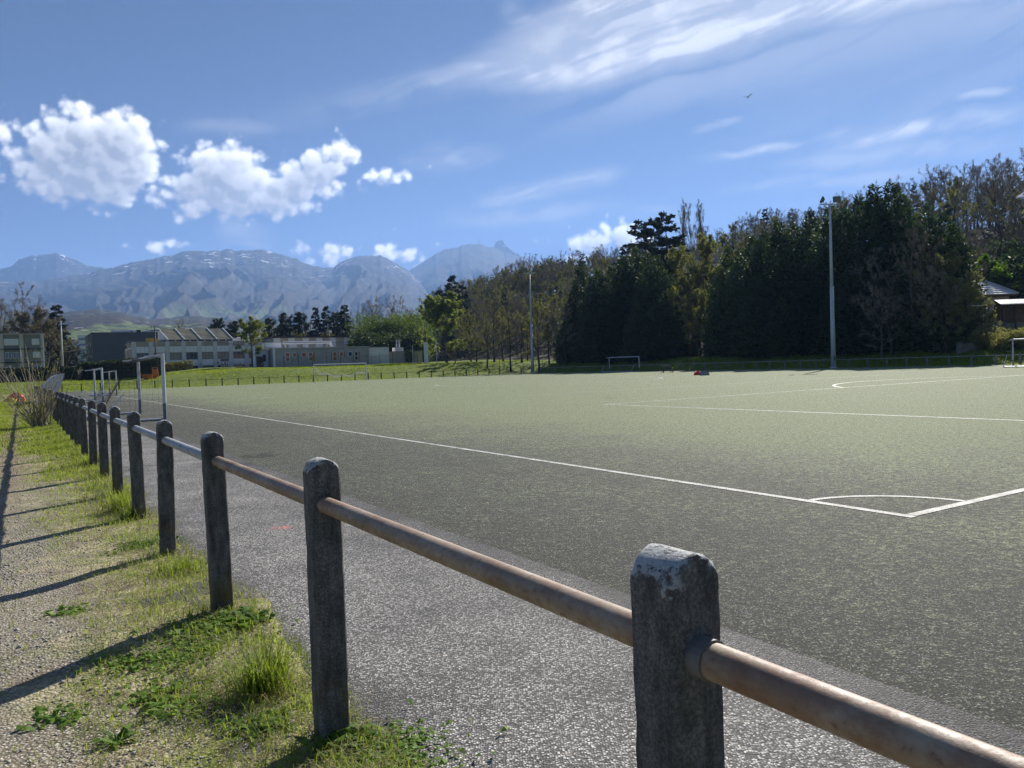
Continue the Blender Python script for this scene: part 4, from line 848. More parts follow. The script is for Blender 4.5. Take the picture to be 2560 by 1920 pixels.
# ------------------------------------------------------------------ buildings
def wbuild(mb, name, mat, parent, bevel=0.):
    """world-space geometry parented to an unrotated Empty"""
    o = mb.build(name, mat, None, bevel=bevel); o.parent = parent
    q = parent
    off = Vector((0, 0, 0))
    while q is not None and q.type == 'EMPTY': off += Vector(q.location); q = q.parent
    if parent.type == 'EMPTY': o.matrix_parent_inverse = Matrix.Translation(-off)
    return o
def crop(x0, y0, s): return lambda x, y: ((x0+x/s)/K, (y0+y/s)/K)
c1 = crop(0, 680, 3.456); c2 = crop(200, 760, 4.2538); c3 = crop(640, 760, 4.809); c4 = crop(1050, 580, 4.3667); c6 = crop(1960, 360, 2.765); c7 = crop(2200, 640, 5.183); c8 = crop(0, 820, 10.054)
class Wall:
    """vertical plane through a point; turns picture points into (u, z) on it"""
    def __init__(s, p0, u): s.p = Vector(p0); s.u = Vector(u).normalized(); s.n = Vector((s.u.y, -s.u.x, 0))
    def uz(s, q):
        d = ray(*q); t = (s.p-CO).dot(s.n)/d.dot(s.n); P = CO+d*t; return (P-s.p).dot(s.u), P.z
    def pt(s, u, z, d=0.): return Vector((s.p.x, s.p.y, 0))+s.u*u+s.n*d+Vector((0, 0, z))
    def box(s, mb, u0, u1, z0, z1, d0, d1): mb.box(s.pt((u0+u1)/2, (z0+z1)/2, (d0+d1)/2), (abs(u1-u0), abs(d1-d0), abs(z1-z0)), (s.u, s.n, Vector((0, 0, 1))))
    def part(s, name, mat, parent, u0, u1, z0, z1, d0, d1, label=None):
        mb = MB(); s.box(mb, u0, u1, z0, z1, d0, d1); o = wbuild(mb, name, mat, parent)
        if label: o['label'] = label
        return o
    def pxpart(s, name, mat, parent, qa, qb, d0, d1):
        a = s.uz(qa); b = s.uz(qb); return s.part(name, mat, parent, min(a[0], b[0]), max(a[0], b[0]), min(a[1], b[1]), max(a[1], b[1]), d0, d1)
    def window(s, parent, u0, u1, z0, z1, frame, pane, d=0., bars=1, t=.07):
        mb = MB(); s.box(mb, u0, u1, z1-t, z1, d, d+.09); s.box(mb, u0, u1, z0, z0+t, d, d+.09); s.box(mb, u0, u0+t, z0+t, z1-t, d, d+.09); s.box(mb, u1-t, u1, z0+t, z1-t, d, d+.09)
        for k in range(bars): c = u0+(u1-u0)*(k+1)/(bars+1); s.box(mb, c-t/2, c+t/2, z0+t, z1-t, d, d+.08)
        f = wbuild(mb, 'window', frame, parent)
        mb = MB(); s.box(mb, u0+t, u1-t, z0+t, z1-t, d, d+.04); p = wbuild(mb, 'pane', pane, f); return f
def base_empty(name, p, z, label, cat='building', group=None):
    return empty(name, (p.x, p.y, z), 0, label, cat, group)

# two-storey school wing with pilasters and a glass lantern
def school():
    q = c2(575, 410); p = at_depth(*q, 150); W = Wall(p, BX); z0 = 2.2; z1 = p.z
    e = base_empty('school_building', p, z0, 'two-storey pale concrete school with white panels and a glass lantern roof')
    uR = W.uz(c2(1925, 400))[0]; depth = 13.
    W.part('wall', M['concrete_grey'], e, .05, uR, z0-.5, z1-.02, -depth, -.35)
    # the end wall, seen edge on, carries narrow fins
    W.part('end_wall', M['concrete_pale'], e, -.30, .0, z0-.5, z1-.9, -depth, -.3)
    for k in range(6): W.part('fin', M['fascia'], e, -.42, -.31, z0, z1-1.1, -2.-k*1.9-.55, -2.-k*1.9)
    xs = [575, 755, 930, 1103, 1272, 1438, 1605, 1770, 1920]
    U = [W.uz(c2(x, 500))[0] for x in xs]; wp = [.75]+[.72]*8
    zf = W.uz(c2(1020, 450))[1]; zt1 = W.uz(c2(1020, 515))[1]; zt2 = W.uz(c2(1020, 595))[1]; zt3 = W.uz(c2(1020, 660))[1]
    for u in U: W.part('pilaster', M['concrete_pale'], e, u-.38, u+.38, z0-.4, z1+.05, -.36, .18)
    for k, (a, b) in enumerate(zip(U, U[1:])):
        a += .39; b -= .39
        W.part('fascia', M['fascia'], e, a, b, zf, z1-.06, -.34, .02)
        o = W.part('panel', M['panel_white'], e, a, b, zt1, zf-.01, -.34, -.02)
        n = 3
        for j in range(1, n): c = a+(b-a)*j/n; W.part('joint', M['concrete_grey'], o, c-.015, c+.015, zt1+.02, zf-.03, -.018, -.012)
        W.window(e, a+.02, b-.02, zt2+.01, zt1-.01, M['concrete_grey'], M['fascia'] if k % 3 else M['glass'], -.34, 2, .08)
        if k != 4: W.part('panel', M['panel_white'], e, a, b, zt3, zt2, -.34, -.03); W.window(e, a+.02, b-.02, z0-.3, zt3-.01, M['concrete_grey'], M['glass'], -.34, 1, .06)
        else:
            W.part('panel', M['panel_white'], e, a, b, zt3, zt2, -.34, -.06)
            da, za = W.uz(c2(1497, 605)); db, zb = W.uz(c2(1582, 692)); d = W.part('door', M['white_metal'], e, da, db, z0-.2, za, -.33, .02)
            for j in range(2):
                for (u0, u1) in ((.06, .47), (.53, .94)):
                    w = db-da; h = za-z0; W.part('pane', M['glass'], d, da+w*u0, da+w*u1, z0+h*(.08+.47*j), z0+h*(.46+.47*j), .022, .03)
            W.pxpart('sign_board', M['dark_metal'], e, c2(1493, 588), c2(1582, 603), .0, .06)
            W.pxpart('notice', M['dark_metal'], e, c2(1457, 615), c2(1474, 632), .18, .21); W.pxpart('poster', M['panel_white'], d, c2(1508, 615), c2(1530, 640), .032, .036); W.pxpart('poster', M['panel_white'], d, c2(1553, 615), c2(1572, 640), .032, .036)
    W.part('roof', M['fascia'], e, -.3, uR+.1, z1-.015, z1+.12, -depth, -.37)
    # lantern
    u0, zb = W.uz(c2(945, 380)); u1 = W.uz(c2(1640, 375))[0]; zt = W.uz(c2(920, 262))[1]+.25; zb = z1+.55; d0, d1 = -1.2, -4.6
    L = MB(); W.box(L, u0, u1, z1+.13, zb, d0-.02, d1); wbuild(L, 'lantern_base', M['galv'], e)
    for k in range(9): c = u0+(u1-u0)*(k+.5)/9; W.part('vent', M['dark_metal'], e, c-(u1-u0)/22, c+(u1-u0)/22, z1+.2, zb-.08, d0-.01, d0+.02)
    n = 4
    for k in range(n):
        a = u0+(u1-u0)*k/n+.09; b = u0+(u1-u0)*(k+1)/n-.09; mb = MB(); mb.prism([W.pt(a, zb, d0), W.pt(b, zb, d0), W.pt(b-1.2, zt, d1), W.pt(a-1.2, zt, d1)], (0, 0, -.06)); wbuild(mb, 'roof_pane', M['roof_glass'], e)
    for k in range(n+1):
        c = u0+(u1-u0)*k/n; mb = MB(); mb.prism([W.pt(c-.085, zb, d0), W.pt(c+.085, zb, d0), W.pt(c-1.2+.085, zt, d1), W.pt(c-1.2-.085, zt, d1)], (0, 0, .14)); wbuild(mb, 'glazing_rib', M['white_metal'], e)
    mb = MB(); mb.prism([W.pt(u0, zb, d0), W.pt(u0-1.2, zt, d1), W.pt(u0-1.2, zb, d1)], W.u*-.1); wbuild(mb, 'gable', M['concrete_pale'], e)
    W.part('lantern_back', M['galv'], e, u0-1.2, u1-1.2, z1+.13, zt, d1-.15, d1-.05)
    for (x, y, w, h) in ((1685, 385, 1.1, .7), (1720, 380, .6, .9)): u, z = W.uz(c2(x, y)); W.part('roof_vent', M['panel_white'], e, u-w/2, u+w/2, z1+.125, z1+.1+h, -3., -2.2)
    return W
WS = school()
# slate-grey block behind
def slate_block():
    p = at_depth(*c2(130, 310), 185); W = Wall(p, BX); z1 = p.z; e = base_empty('slate_grey_block', p, 1.5, 'large slate-grey clad block behind the two-storey school')
    uR = W.uz(c2(880, 305))[0]; W.part('wall', M['slate'], e, 0, uR+14, 1., z1, -22, 0)
    W.part('side_wall', M['concrete_grey'], e, -.15, -.01, 1., z1-.1, -21.9, -.1); W.part('parapet', M['dark_metal'], e, -.2, uR+14.1, z1+.005, z1+.15, -22.1, .08)
    for (y0, y1) in ((405, 450), (535, 580)): a = W.uz(c2(133, y0)); b = W.uz(c2(133, y1)); W.part('side_window', M['glass'], e, -.22, -.16, b[1], a[1], -5.5, -2.5)
    for q in ((490, 393, 600, 420), (642, 393, 700, 412)): W.pxpart('window', M['glass'], e, c2(q[0], q[1]), c2(q[2], q[3]), .0, .05)
    W.pxpart('ochre_panel', M['ochre'], e, c2(697, 362), c2(880, 410), .0, .35)
    a = W.uz(c2(365, 305)); b = W.uz(c2(628, 268)); W.part('roof_unit', M['panel_white'], e, a[0], b[0], z1+.155, b[1], -9, -5, 'white rooftop plant box'); W.part('duct', M['galv'], e, a[0]+4.2, a[0]+4.6, z1+.16, b[1]+.05, -5, -4.6)
    a = W.uz(c2(628, 262)); b = W.uz(c2(678, 300)); W.part('roof_hatch', M['dark_metal'], e, a[0]+.02, b[0], z1+.155, a[1], -8.5, -5.2)
    a = W.uz(c2(700, 262)); b = W.uz(c2(860, 300)); W.part('roof_unit', M['galv'], e, a[0], b[0]-1., z1+.155, a[1]-.25, -9, -5.5); W.part('fan', M['panel_white'], e, b[0]-.95, b[0], z1+.155, a[1], -7, -5.5)
slate_block()
# low rendered building with orange shutters
def low_building():
    p = at_depth(*c3(225, 533), 138); W = Wall(p, BX); z1 = p.z; z0 = 2.0; e = base_empty('low_grey_building', p, z0, 'low grey rendered building with orange shuttered windows and a roof duct')
    uR = W.uz(c3(1357, 520))[0]; W.part('wall', M['render_grey'], e, 0, uR, z0-.6, z1, -11, 0); W.part('roof_edge', M['concrete_pale'], e, -.1, uR+.1, z1+.005, z1+.10, -11, .1)
    W.part('corner_pier', M['panel_white'], e, -.28, -.005, z0-.6, z1, -.4, .12)
    # recessed entrance wall to the left
    uL = W.uz(c3(45, 560))[0]; W.part('entrance_wall', M['render_pale'], e, uL, -.29, z0-.6, z1-.25, -5., -3.2); W.part('side_post', M['panel_white'], e, uL-.3, uL-.01, z0-.6, z1-.3, -3.6, -3.)
    a = W.uz(c3(95, 600))[0]; b = W.uz(c3(140, 600))[0]; d = W.part('door', M['glass'], e, a-.5, b, z0, z0+2.5, -3.2, -3.1); W.part('handle', M['white_metal'], d, b-.3, b-.2, z0+1., z0+1.3, -3.09, -3.02)
    c = W.uz(c3(172, 600))[0]; W.window(e, c-.6, c+.1, z0+1.5, z0+2.9, M['white_metal'], M['glass'], -3.2, 0)
    W.part('step', M['concrete_pale'], e, uL-1, .5, z0-.5, z0+.12, -3., .9)
    wins = [(350, 410, 583, 692, 'orange'), (437, 485, 583, 642, 'orange'), (547, 605, 580, 640, 'orange'), (628, 683, 578, 688, 'orange'), (918, 977, 575, 685, 'orange'), (1002, 1050, 573, 630, 'orange'), (1103, 1158, 573, 630, 'glass_blue'), (1183, 1228, 572, 676, 'glass')]
    for x0, x1, y0, y1, m in wins:
        a = W.uz(c3(x0, y0)); b = W.uz(c3(x1, y1)); W.window(e, a[0], b[0], b[1], a[1], M['white_metal'], M[m], .0, 0 if x1-x0 > 46 or y1-y0 < 80 else 0, .10)
        if y1-y0 > 80: W.part('transom', M['white_metal'], e, a[0]+.1, b[0]-.1, (a[1]+b[1])/2-.05, (a[1]+b[1])/2+.05, .045, .088)
    for x0, x1, y0, y1, m in ((490, 507, 585, 640, 'concrete_grey'), (688, 705, 580, 686, 'orange'), (1053, 1068, 575, 630, 'concrete_grey'), (1232, 1247, 573, 674, 'orange'), (905, 916, 578, 684, 'orange')): W.pxpart('shutter', M[m], e, c3(x0, y0), c3(x1, y1), .01, .06)
    # silver duct on the roof
    mb = MB(); a = W.uz(c3(385, 505))[0]; b = W.uz(c3(945, 490))[0]; zt = z1+1.05; r = .24
    mb.tube(W.pt(a, zt, -3), W.pt(b, zt, -3), r, n=12); mb.tube(W.pt(b, zt+.05, -3), W.pt(b+.35, zt-.5, -3), r, n=12); mb.tube(W.pt(b+.35, zt-.45, -3), W.pt(b+.35, z1, -3), r, n=12); wbuild(mb, 'roof_duct', M['galv'], e)
    for k in range(5): u = a+.4+(b-a-.8)*k/4; W.part('duct_support', M['galv'], e, u-.06, u+.06, z1+.105, zt-.25, -3.1, -2.9)
    W.part('roof_unit', M['panel_white'], e, a-3.4, a-.5, z1+.105, z1+1.1, -4.2, -2.4)
    # garage
    uG = W.uz(c3(1605, 520))[0]; g = base_empty('white_garage', W.pt(uR, 0), z0, 'white flat-roofed garage joined to the low grey building')
    zg = W.uz(c3(1480, 520))[1]; W.part('wall', M['panel_white'], g, uR+.02, uG, z0-.6, zg, -8, -.4); zd = W.uz(c3(1480, 615))[1]
    W.part('garage_door', M['white_metal'], g, uR+2.4, uG-.15, z0-.1, zd, -.4, -.33); W.part('side_door', M['render_pale'], g, uR+.4, uR+2.3, z0-.1, zd-.1, -.4, -.32); W.part('roof_edge', M['concrete_grey'], g, uR, uG+.05, zg+.005, zg+.12, -8, -.3)
    W.pxpart('notice', M['dark_metal'], g, c3(1550, 545), c3(1558, 555), -.399, -.36)
    # grey yard wall with chimney box
    uY = W.uz(c3(2030, 580))[0]; y = base_empty('yard_wall_building', W.pt(uG, 0), z0, 'windowless grey annex with a pale chimney box beside the garage')
    zy = W.uz(c3(1800, 572))[1]; W.part('wall', M['render_grey'], y, uG+.05, uY, z0-.6, zy, -7, -1.2); W.part('coping', M['concrete_grey'], y, uG+.06, uY+.05, zy+.004, zy+.1, -7, -1.1)
    a = W.uz(c3(1712, 520)); b = W.uz(c3(1815, 570)); W.part('chimney_box', M['panel_white'], y, a[0], b[0], zy+.105, a[1], -3, -1.6)
    for x in (1747, 1780): u = W.uz(c3(x, 500))[0]; mb = MB(); mb.tube(W.pt(u, a[1], -2.2), W.pt(u, a[1]+1.35, -2.2), .13, n=8); mb.tube(W.pt(u, a[1]+1.2, -2.2), W.pt(u+.12, a[1]+1.5, -2.2), .19, n=8); wbuild(mb, 'flue', M['galv'], y)
    # hall behind with pilasters
    h = base_empty('pilastered_hall', W.pt(0, 0, -24), z0, 'flat-roofed beige hall with white pilasters behind the low grey building')
    V = Wall(at_depth(*c3(205, 410), 158), BX); zh = V.p.z; u1 = V.uz(c3(1095, 408))[0]; V.part('wall', M['render_beige'], h, 0, u1, z0-.5, zh, -15, 0); V.part('roof_edge', M['dark_metal'], h, -.4, u1+.2, zh+.004, zh+.28, -15, .5)
    for x in (252, 424, 594, 758, 920): u = V.uz(c3(x, 450))[0]; V.part('pilaster', M['panel_white'], h, u-.65, u+.65, z0-.5, zh-.01, .0, .25)
    V.part('end_pier', M['panel_white'], h, u1-.7, u1+.05, z0-.5, zh-.01, .0, .12)
    zb = V.uz(c3(1200, 450))[1]; u2 = V.uz(c3(1325, 450))[0]; V.part('annex', M['slate'], h, u1+.06, u2, z0-.5, zb, -12, -1); V.part('roof_unit', M['galv'], h, u1+2.8, u1+4.6, zb+.004, zb+1.4, -6, -4)
    u, z = V.uz(c3(945, 400)); mb = MB(); mb.tube(V.pt(u, zh+.28, -3), V.pt(u, zh+1.3, -3), .10, n=8); mb.tube(V.pt(u, zh+1.25, -3), V.pt(u+.2, zh+1.7, -3), .35, .2, n=10); wbuild(mb, 'roof_cowl', M['panel_white'], h)
    return W
WL = low_building()
def apartments():
    p = at_depth(*c8(1075, 155), 150); W = Wall(p, Vector((-.845, -.535, 0))); W.n = Vector((-W.n.x, -W.n.y, 0)) if W.n.y > 0 else W.n
    z1 = p.z; e = base_empty('apartment_block', p, 1.2, 'three-storey concrete apartment block behind the long clipped hedge')
    u = lambda x: W.uz(c8(x, 500))[0]; z = lambda y: W.uz(c8(500, y))[1]
    uE = u(1075); uW = u(-900); W.part('wall', M['concrete_grey'], e, uE, uW, .6, z1, -10, -.3); W.part('roof_edge', M['concrete_pale'], e, uE-.1, uW, z1+.004, z1+.1, -10, .1)
    for x0, x1 in ((490, 595), (-20, 90), (1020, 1075), (-520, -410)): W.part('pier', M['render_beige'], e, u(x1), u(x0), .6, z1-.01, -.3, .05)
    W.part('end_fin', M['panel_white'], e, uE-.22, uE-.005, .6, z1+.1, -10, .1)
    for y in (528, 862): W.part('floor_band', M['dark_metal'], e, uE+.01, uW, z(y+12), z(y-8), -.3, .09)
    for x0, x1, y0, y1 in ((100, 475, 270, 430), (805, 1000, 270, 422), (818, 1015, 600, 752)):
        o = W.part('roller_shutter', M['panel_white'], e, u(x1), u(x0), z(y1), z(y0), -.3, -.18); n = 6
        for k in range(1, n): zz = z(y1)+(z(y0)-z(y1))*k/n; W.part('slat_joint', M['concrete_grey'], o, u(x1)+.03, u(x0)-.03, zz-.012, zz+.012, -.179, -.172)
    for x0, x1 in ((115, 280), (320, 475)): W.window(e, u(x1), u(x0), z(755), z(605), M['white_metal'], M['glass'], -.3, 1)
    W.window(e, u(1000), u(840), z(1040), z(935), M['white_metal'], M['glass_blue'], -.3, 1); W.window(e, u(290), u(120), z(985), z(935), M['concrete_pale'], M['glass'], -.3, 0)
    for x0, x1 in ((-380, -60),): W.window(e, u(x1), u(x0), z(430), z(270), M['white_metal'], M['glass'], -.3, 2); W.window(e, u(x1), u(x0), z(755), z(605), M['white_metal'], M['glass'], -.3, 2)
apartments()
def tower_block():
    p = at_depth(*c8(1940, 180), 420); e = base_empty('distant_flats', p, 2, 'pale distant block of flats seen between the trees and the slate-grey block'); W = Wall(p, Vector((1, 0, 0))); u1 = W.uz(c8(2240, 180))[0]
    W.part('wall', M['render_pale'], e, 0, u1, 0, p.z, -12, 0)
    for k in range(5): z = p.z-1.6-k*3.; W.part('window', M['glass'], e, .6, u1-.4, z-1.2, z, .0, .06)
tower_block()

# houses on the right
def tiled_house():
    p = at_depth(*c7(1785, 488), 86); e = base_empty('tiled_house', p, 3., 'house under a pale tiled hipped roof behind the young trees', 'house')
    W = Wall(p, Vector((1, -.05, 0))); uL = W.uz(c7(1000, 470))[0]; ze = p.z; zr = W.uz(c7(1290, 175))[1]+.7; rd = 6.
    W.part('wall', M['render_beige'], e, uL+.5, -.6, 1., ze-.05, -8, -.6); W.part('eave_board', M['timber'], e, uL, 0, ze-.24, ze-.06, -.35, -.1)
    for k in (0.25, .6): u = uL*(1-k)-.2; W.window(e, u-1., u, ze-2.2, ze-.9, M['timber'], M['glass'], -.6, 1)
    mb = MB(); n = 15; ru0, ru1 = uL+3.3, W.uz(c7(1335, 190))[0]                # courses: each overlaps the one below
    def edge(t): return W.pt(uL+(ru0-uL)*t, ze+(zr-ze)*t, -rd*t), W.pt(0+(ru1-0)*t, ze+(zr-ze)*t, -rd*t)
    for k in range(n):
        a, b = edge(k/n); c, d = edge((k+1.15)/n if k < n-1 else 1); up = Vector((0, 0, .07)); mb.add([a+up, b+up, d, c, a, b], [(0, 1, 2, 3), (4, 5, 1, 0)])
    for s, (eu, ru) in ((1, (0, ru1)), (-1, (uL, ru0))):
        for k in range(n):
            t0, t1 = k/n, min((k+1.15)/n, 1); q = lambda t: (W.pt(eu+(ru-eu)*t, ze+(zr-ze)*t, -rd*t), W.pt(eu+(ru-eu)*t, ze+(zr-ze)*t, -2*rd+rd*t)); a, b = q(t0); c, d = q(t1); up = Vector((0, 0, .07)); mb.add([a+up, b+up, d, c, a, b], [(0, 1, 2, 3), (4, 5, 1, 0)])
    mb.quad(W.pt(uL, ze, -2*rd), W.pt(0, ze, -2*rd), W.pt(ru1, zr, -rd), W.pt(ru0, zr, -rd)); mb.quad(W.pt(uL, ze-.02), W.pt(0, ze-.02), W.pt(0, ze-.02, -2*rd), W.pt(uL, ze-.02, -2*rd))
    r = wbuild(mb, 'roof', M['tile'], e); mb = MB(); mb.tube(W.pt(ru0, zr, -rd), W.pt(ru1, zr, -rd), .13, n=8); mb.tube(W.pt(ru1, zr, -rd), W.pt(.05, ze+.05, .05), .11, n=8); wbuild(mb, 'ridge_tiles', M['tile'], r)
    # open shed
    p2 = at_depth(*c7(1560, 625), 80); s = base_empty('timber_shed', p2, 2.5, 'open timber shed with a low corrugated roof below the tiled house', 'shed'); V = Wall(p2, Vector((1, -.02, 0))); uR = V.uz(c7(2150, 620))[0]; zt = V.uz(c7(1730, 545))[1]
    mb = MB(); m = 26
    for k in range(m):
        u0, u1 = uR*k/m, uR*(k+.55)/m; mb.prism([V.pt(u0, p2.z, 0), V.pt(u1, p2.z, 0), V.pt(u1+.9, zt, -2.6), V.pt(u0+.9, zt, -2.6)], (0, 0, .05))
    mb.prism([V.pt(0, p2.z-.05, 0), V.pt(uR, p2.z-.05, 0), V.pt(uR, zt-.05, -2.6), V.pt(.9, zt-.05, -2.6)], (0, 0, .045)); wbuild(mb, 'roof', M['tile'], s)
    for k in range(4): u = .5+(uR-1)*k/3; V.part('post', M['timber'], s, u-.09, u+.09, 1.5, p2.z-.06, -.4, -.2)
    V.part('back_wall', M['timber'], s, .9, uR, 1.5, zt-.1, -2.6, -2.45)
    # pale table-like flat roof and terraces
    q = at_depth(*c7(1150, 640), 78); W2 = Wall(q, Vector((1, 0, 0))); t = base_empty('lean_to_roof', q, 2.5, 'small white lean-to roof half hidden by the young trees', 'shed'); u1 = W2.uz(c7(1385, 650))[0]
    W2.part('roof', M['panel_white'], t, 0, u1, q.z-.08, q.z, -2, 0)
    for u in (.1, u1-.1): W2.part('post', M['timber'], t, u-.05, u+.05, 1.6, q.z-.085, -.2, -.1)
    for yy, d, nm in ((885, 80, 'upper dry-stone terrace wall below the timber shed'), (1135, 77.5, 'lower dry-stone terrace wall above the side fence')):
        q = at_depth(*c7(1020, yy), d); W3 = Wall(q, Vector((1, .05, 0))); t = base_empty('terrace_wall', q, q.z-.7, nm, 'wall'); uR = W3.uz(c7(2300, yy))[0]; rr = random.Random(yy)
        u = 0.
        mb = MB(); W3.box(mb, 0, uR, q.z-2.6, q.z-.12, -.4, -.06); wbuild(mb, 'core', M['rubble'], t)
        while u < uR-.3:
            w = rr.uniform(.25, .6); z = q.z-1.75
            while z < q.z-.05:
                hgt = rr.uniform(.16, .26); W3.part('stone', M['rubble'], t, u+.01, u+w-.01, z, z+hgt-.02, -.3, rr.uniform(-.05, .03)); z += hgt
            u += w
tiled_house()
def hill_house():
    p = at_depth(*c6(1600, 378), 128); W = Wall(p, Vector((.84, -.54, 0))); e = base_empty('hill_house', p, 14, 'tall grey house with a pale overhanging roof high on the wooded slope', 'house')
    W.part('wall', M['render_pale'], e, 1.4, 9, 8, p.z-.2, -9, -1.2)
    mb = MB(); mb.prism([W.pt(0, p.z, 0), W.pt(10, p.z, 0), W.pt(10, p.z+3., -5), W.pt(3.5, p.z+3., -5)], (0, 0, .2)); mb.prism([W.pt(0, p.z, -10), W.pt(10, p.z, -10), W.pt(10, p.z+3., -5), W.pt(3.5, p.z+3., -5)], (0, 0, .2)); wbuild(mb, 'roof', M['panel_white'], e)
    for z in (p.z-3, p.z-6): W.window(e, 2.2, 3.4, z, z+1.4, M['white_metal'], M['glass'], -1.2, 1)
    W.part('balcony_post', M['timber'], e, 1.5, 1.65, 9, p.z-.25, -1.15, -1.0)
hill_house()

# ------------------------------------------------------------------ hedges
def hedge(name, pts, h, w, mat, label, n=9000, sz=.16, seed=1, z_off=0.):
    rng = np.random.default_rng(seed); e = empty(name, pts[0], 0, label, 'hedge'); core = MB(); pl = Plant(seed); per = n//(len(pts)-1); org = np.array(tuple(pts[0]))
    for a, b in zip(pts, pts[1:]):
        d = (Vector((b.x, b.y, 0))-Vector((a.x, a.y, 0))); L = d.length; d.normalize(); s = Vector((d.y, -d.x, 0))
        core.box((a+b)/2+Vector((0, 0, h/2-.12+z_off)), (L, w*.72, h-.3), (d, s, Vector((0, 0, 1))))
        t = rng.uniform(0, 1, per); face = rng.uniform(0, 1, per); sd = np.where(face < .6, -1., np.where(face < .75, 1., 0)); v = np.where(sd == 0, rng.uniform(-.5, .5, per), sd*.5)*w; z = np.where(sd == 0, h, rng.uniform(0, 1, per)*h)+fbm(t*L/1.5, t*0+seed, 3, seed)*.25*(sd == 0)
        base = np.array(tuple(a))[None]*(1-t[:, None])+np.array(tuple(b))[None]*t[:, None]; P = base+np.array(tuple(s))[None]*(-v)[:, None]*-1+np.array([0, 0, 1.])[None]*(z+z_off)[:, None]+rng.normal(size=(per, 3))*.09-org
        u = nrm(rng.normal(size=(per, 3))+np.array([0, 0, .3])); wv = ortho(u, rng); q = sz*rng.uniform(.6, 1.4, per); pl.leaves(P, u*q[:, None], wv*(q*.4)[:, None])
    wbuild(core, 'branch_core', M['bark_ivy'], e); o = link('foliage', pl.mesh('foliage', M[mat]), None, e); return e
g = lambda x, d: on_ground(x, d)
hedge('clipped_hedge', [g(-120, 124), g(20, 122), g(172, 121)], 2.2, 1.3, 'hedge', 'long dark clipped hedge in front of the apartment block', 11000, .22, 3)
hedge('clipped_hedge', [g(176, 126), g(260, 122), g(345, 118)], 2.75, 1.5, 'hedge', 'taller dark hedge ending before the two-storey school', 9000, .22, 4)
hedge('golden_hedge', [g(352, 134), g(412, 140)], 1.35, 1.4, 'hedge_gold', 'low golden-leaved hedge along the foot of the school', 3600, .18, 5)
hedge('ivy_screen', [g(880, 152), g(925, 158)], 2.2, .7, 'hedge', 'dark leafy screen between the grey annex and the willow', 2500, .2, 6)

# ------------------------------------------------------------------ perimeter fences
def far_post_mesh(h=1.0, s=.12):
    mb = MB(); mb.prism([(-s/2, -s/2, -.2), (s/2, -s/2, -.2), (s/2, s/2, -.2), (-s/2, s/2, -.2)], (0, 0, h+.14)); mb.prism([(-s/2, -s/2, h-.06), (s/2, -s/2, h-.06), (s/2, s/2, h-.06), (-s/2, s/2, h-.06)], (0, 0, .001)); mb.prism([(-s*.36, -s/2, h-.058), (s*.36, -s/2, h-.058), (s*.36, s/2, h-.058), (-s*.36, s/2, h-.058)], (0, 0, .05))
    me = bpy.data.meshes.new('post'); me.from_pydata(mb.v, [], mb.f); me.update(); return me
def far_fence(p0, p1, sp, label, gap=None, rail='far_rail', rr=.025, post='far_post'):
    d = p1-p0; L = d.length; n = int(L/sp); ang = math.atan2(d.y, d.x); e = empty('perimeter_fence', p0, ang, label, 'fence'); pm = far_post_mesh(); pm.materials.append(M[post]); rm = rail_mesh(sp, rr, 6, 1); rm.materials.append(M[rail]); r = random.Random(5)
    for i in range(n+1):
        if gap and gap[0] < i < gap[1]: continue
        o = bpy.data.objects.new('post', pm); COL.objects.link(o); o.parent = e; o.location = (i*sp, 0, 0); o.rotation_euler = (r.uniform(-.02, .02), r.uniform(-.02, .02), 0)
        if i < n and not (gap and gap[0] <= i < gap[1]): k = bpy.data.objects.new('rail', rm); COL.objects.link(k); k.parent = e; k.location = (i*sp, 0, .86)
    return e
far_fence(PT(FENCE_FAR_A, -4.2), PT(FENCE_FAR_A, 66.4), 2.06, 'dark low post-and-rail fence along the foot of the sunny grass bank', gap=(31, 33), rail='dark_metal', rr=.02)
far_fence(PT(FENCE_FAR_A-.5, FENCE_FAR_B+.2), PT(-6, FENCE_FAR_B+.2), 2.06, 'low concrete post fence with pale rail before the evergreen belt', rr=.028, post='side_post', rail='side_rail')
def mesh_fence(pts, h, sp, label, name='mesh_fence', mat='mesh_green', wires=9, verticals=.28):
    e = empty(name, pts[0], 0, label, 'fence'); org = Vector(pts[0]); wm = MB()
    for a, b in zip(pts, pts[1:]):
        d = b-a; L = Vector((d.x, d.y)).length; n = max(1, int(L/sp))
        for i in range(n+1): q = a+d*(i/n); q.z = tz(q); mb = MB(); mb.tube(q-Vector((0, 0, .2)), q+Vector((0, 0, h+.1)), .045, n=6); wbuild(mb, 'post', M[mat], e)
        for i in range(n):
            q0 = a+d*(i/n); q1 = a+d*((i+1)/n); q0.z = tz(q0); q1.z = tz(q1); pm = MB()
            for k in range(wires): z = Vector((0, 0, .1+(h-.15)*k/(wires-1))); pm.tube(q0+z, q1+z, .009, n=3, cap=False)
            m = int((q1-q0).length/verticals)
            for k in range(1, m): c = q0+(q1-q0)*(k/m); pm.tube(c+Vector((0, 0, .1)), c+Vector((0, 0, h-.05)), .008, n=3, cap=False)
            wbuild(pm, 'mesh_panel', M[mat], e)
mesh_fence([WL.pt(.6, 0, 3.2), WL.pt(26, 0, 3.2)], 1.9, 2.5, 'green mesh panel fence in front of the orange-shuttered windows')
mesh_fence([WS.pt(9, 0, 2.2), WS.pt(26.5, 0, 2.2)], 1.1, 2.5, 'low green mesh fence along the foot of the two-storey school', wires=5)
mesh_fence([g(930, 142), g(1030, 136), g(1130, 132), g(1215, 130)], 2.0, 3.0, 'tall wire mesh fence on top of the grass bank under the bare row', wires=6, verticals=.5)

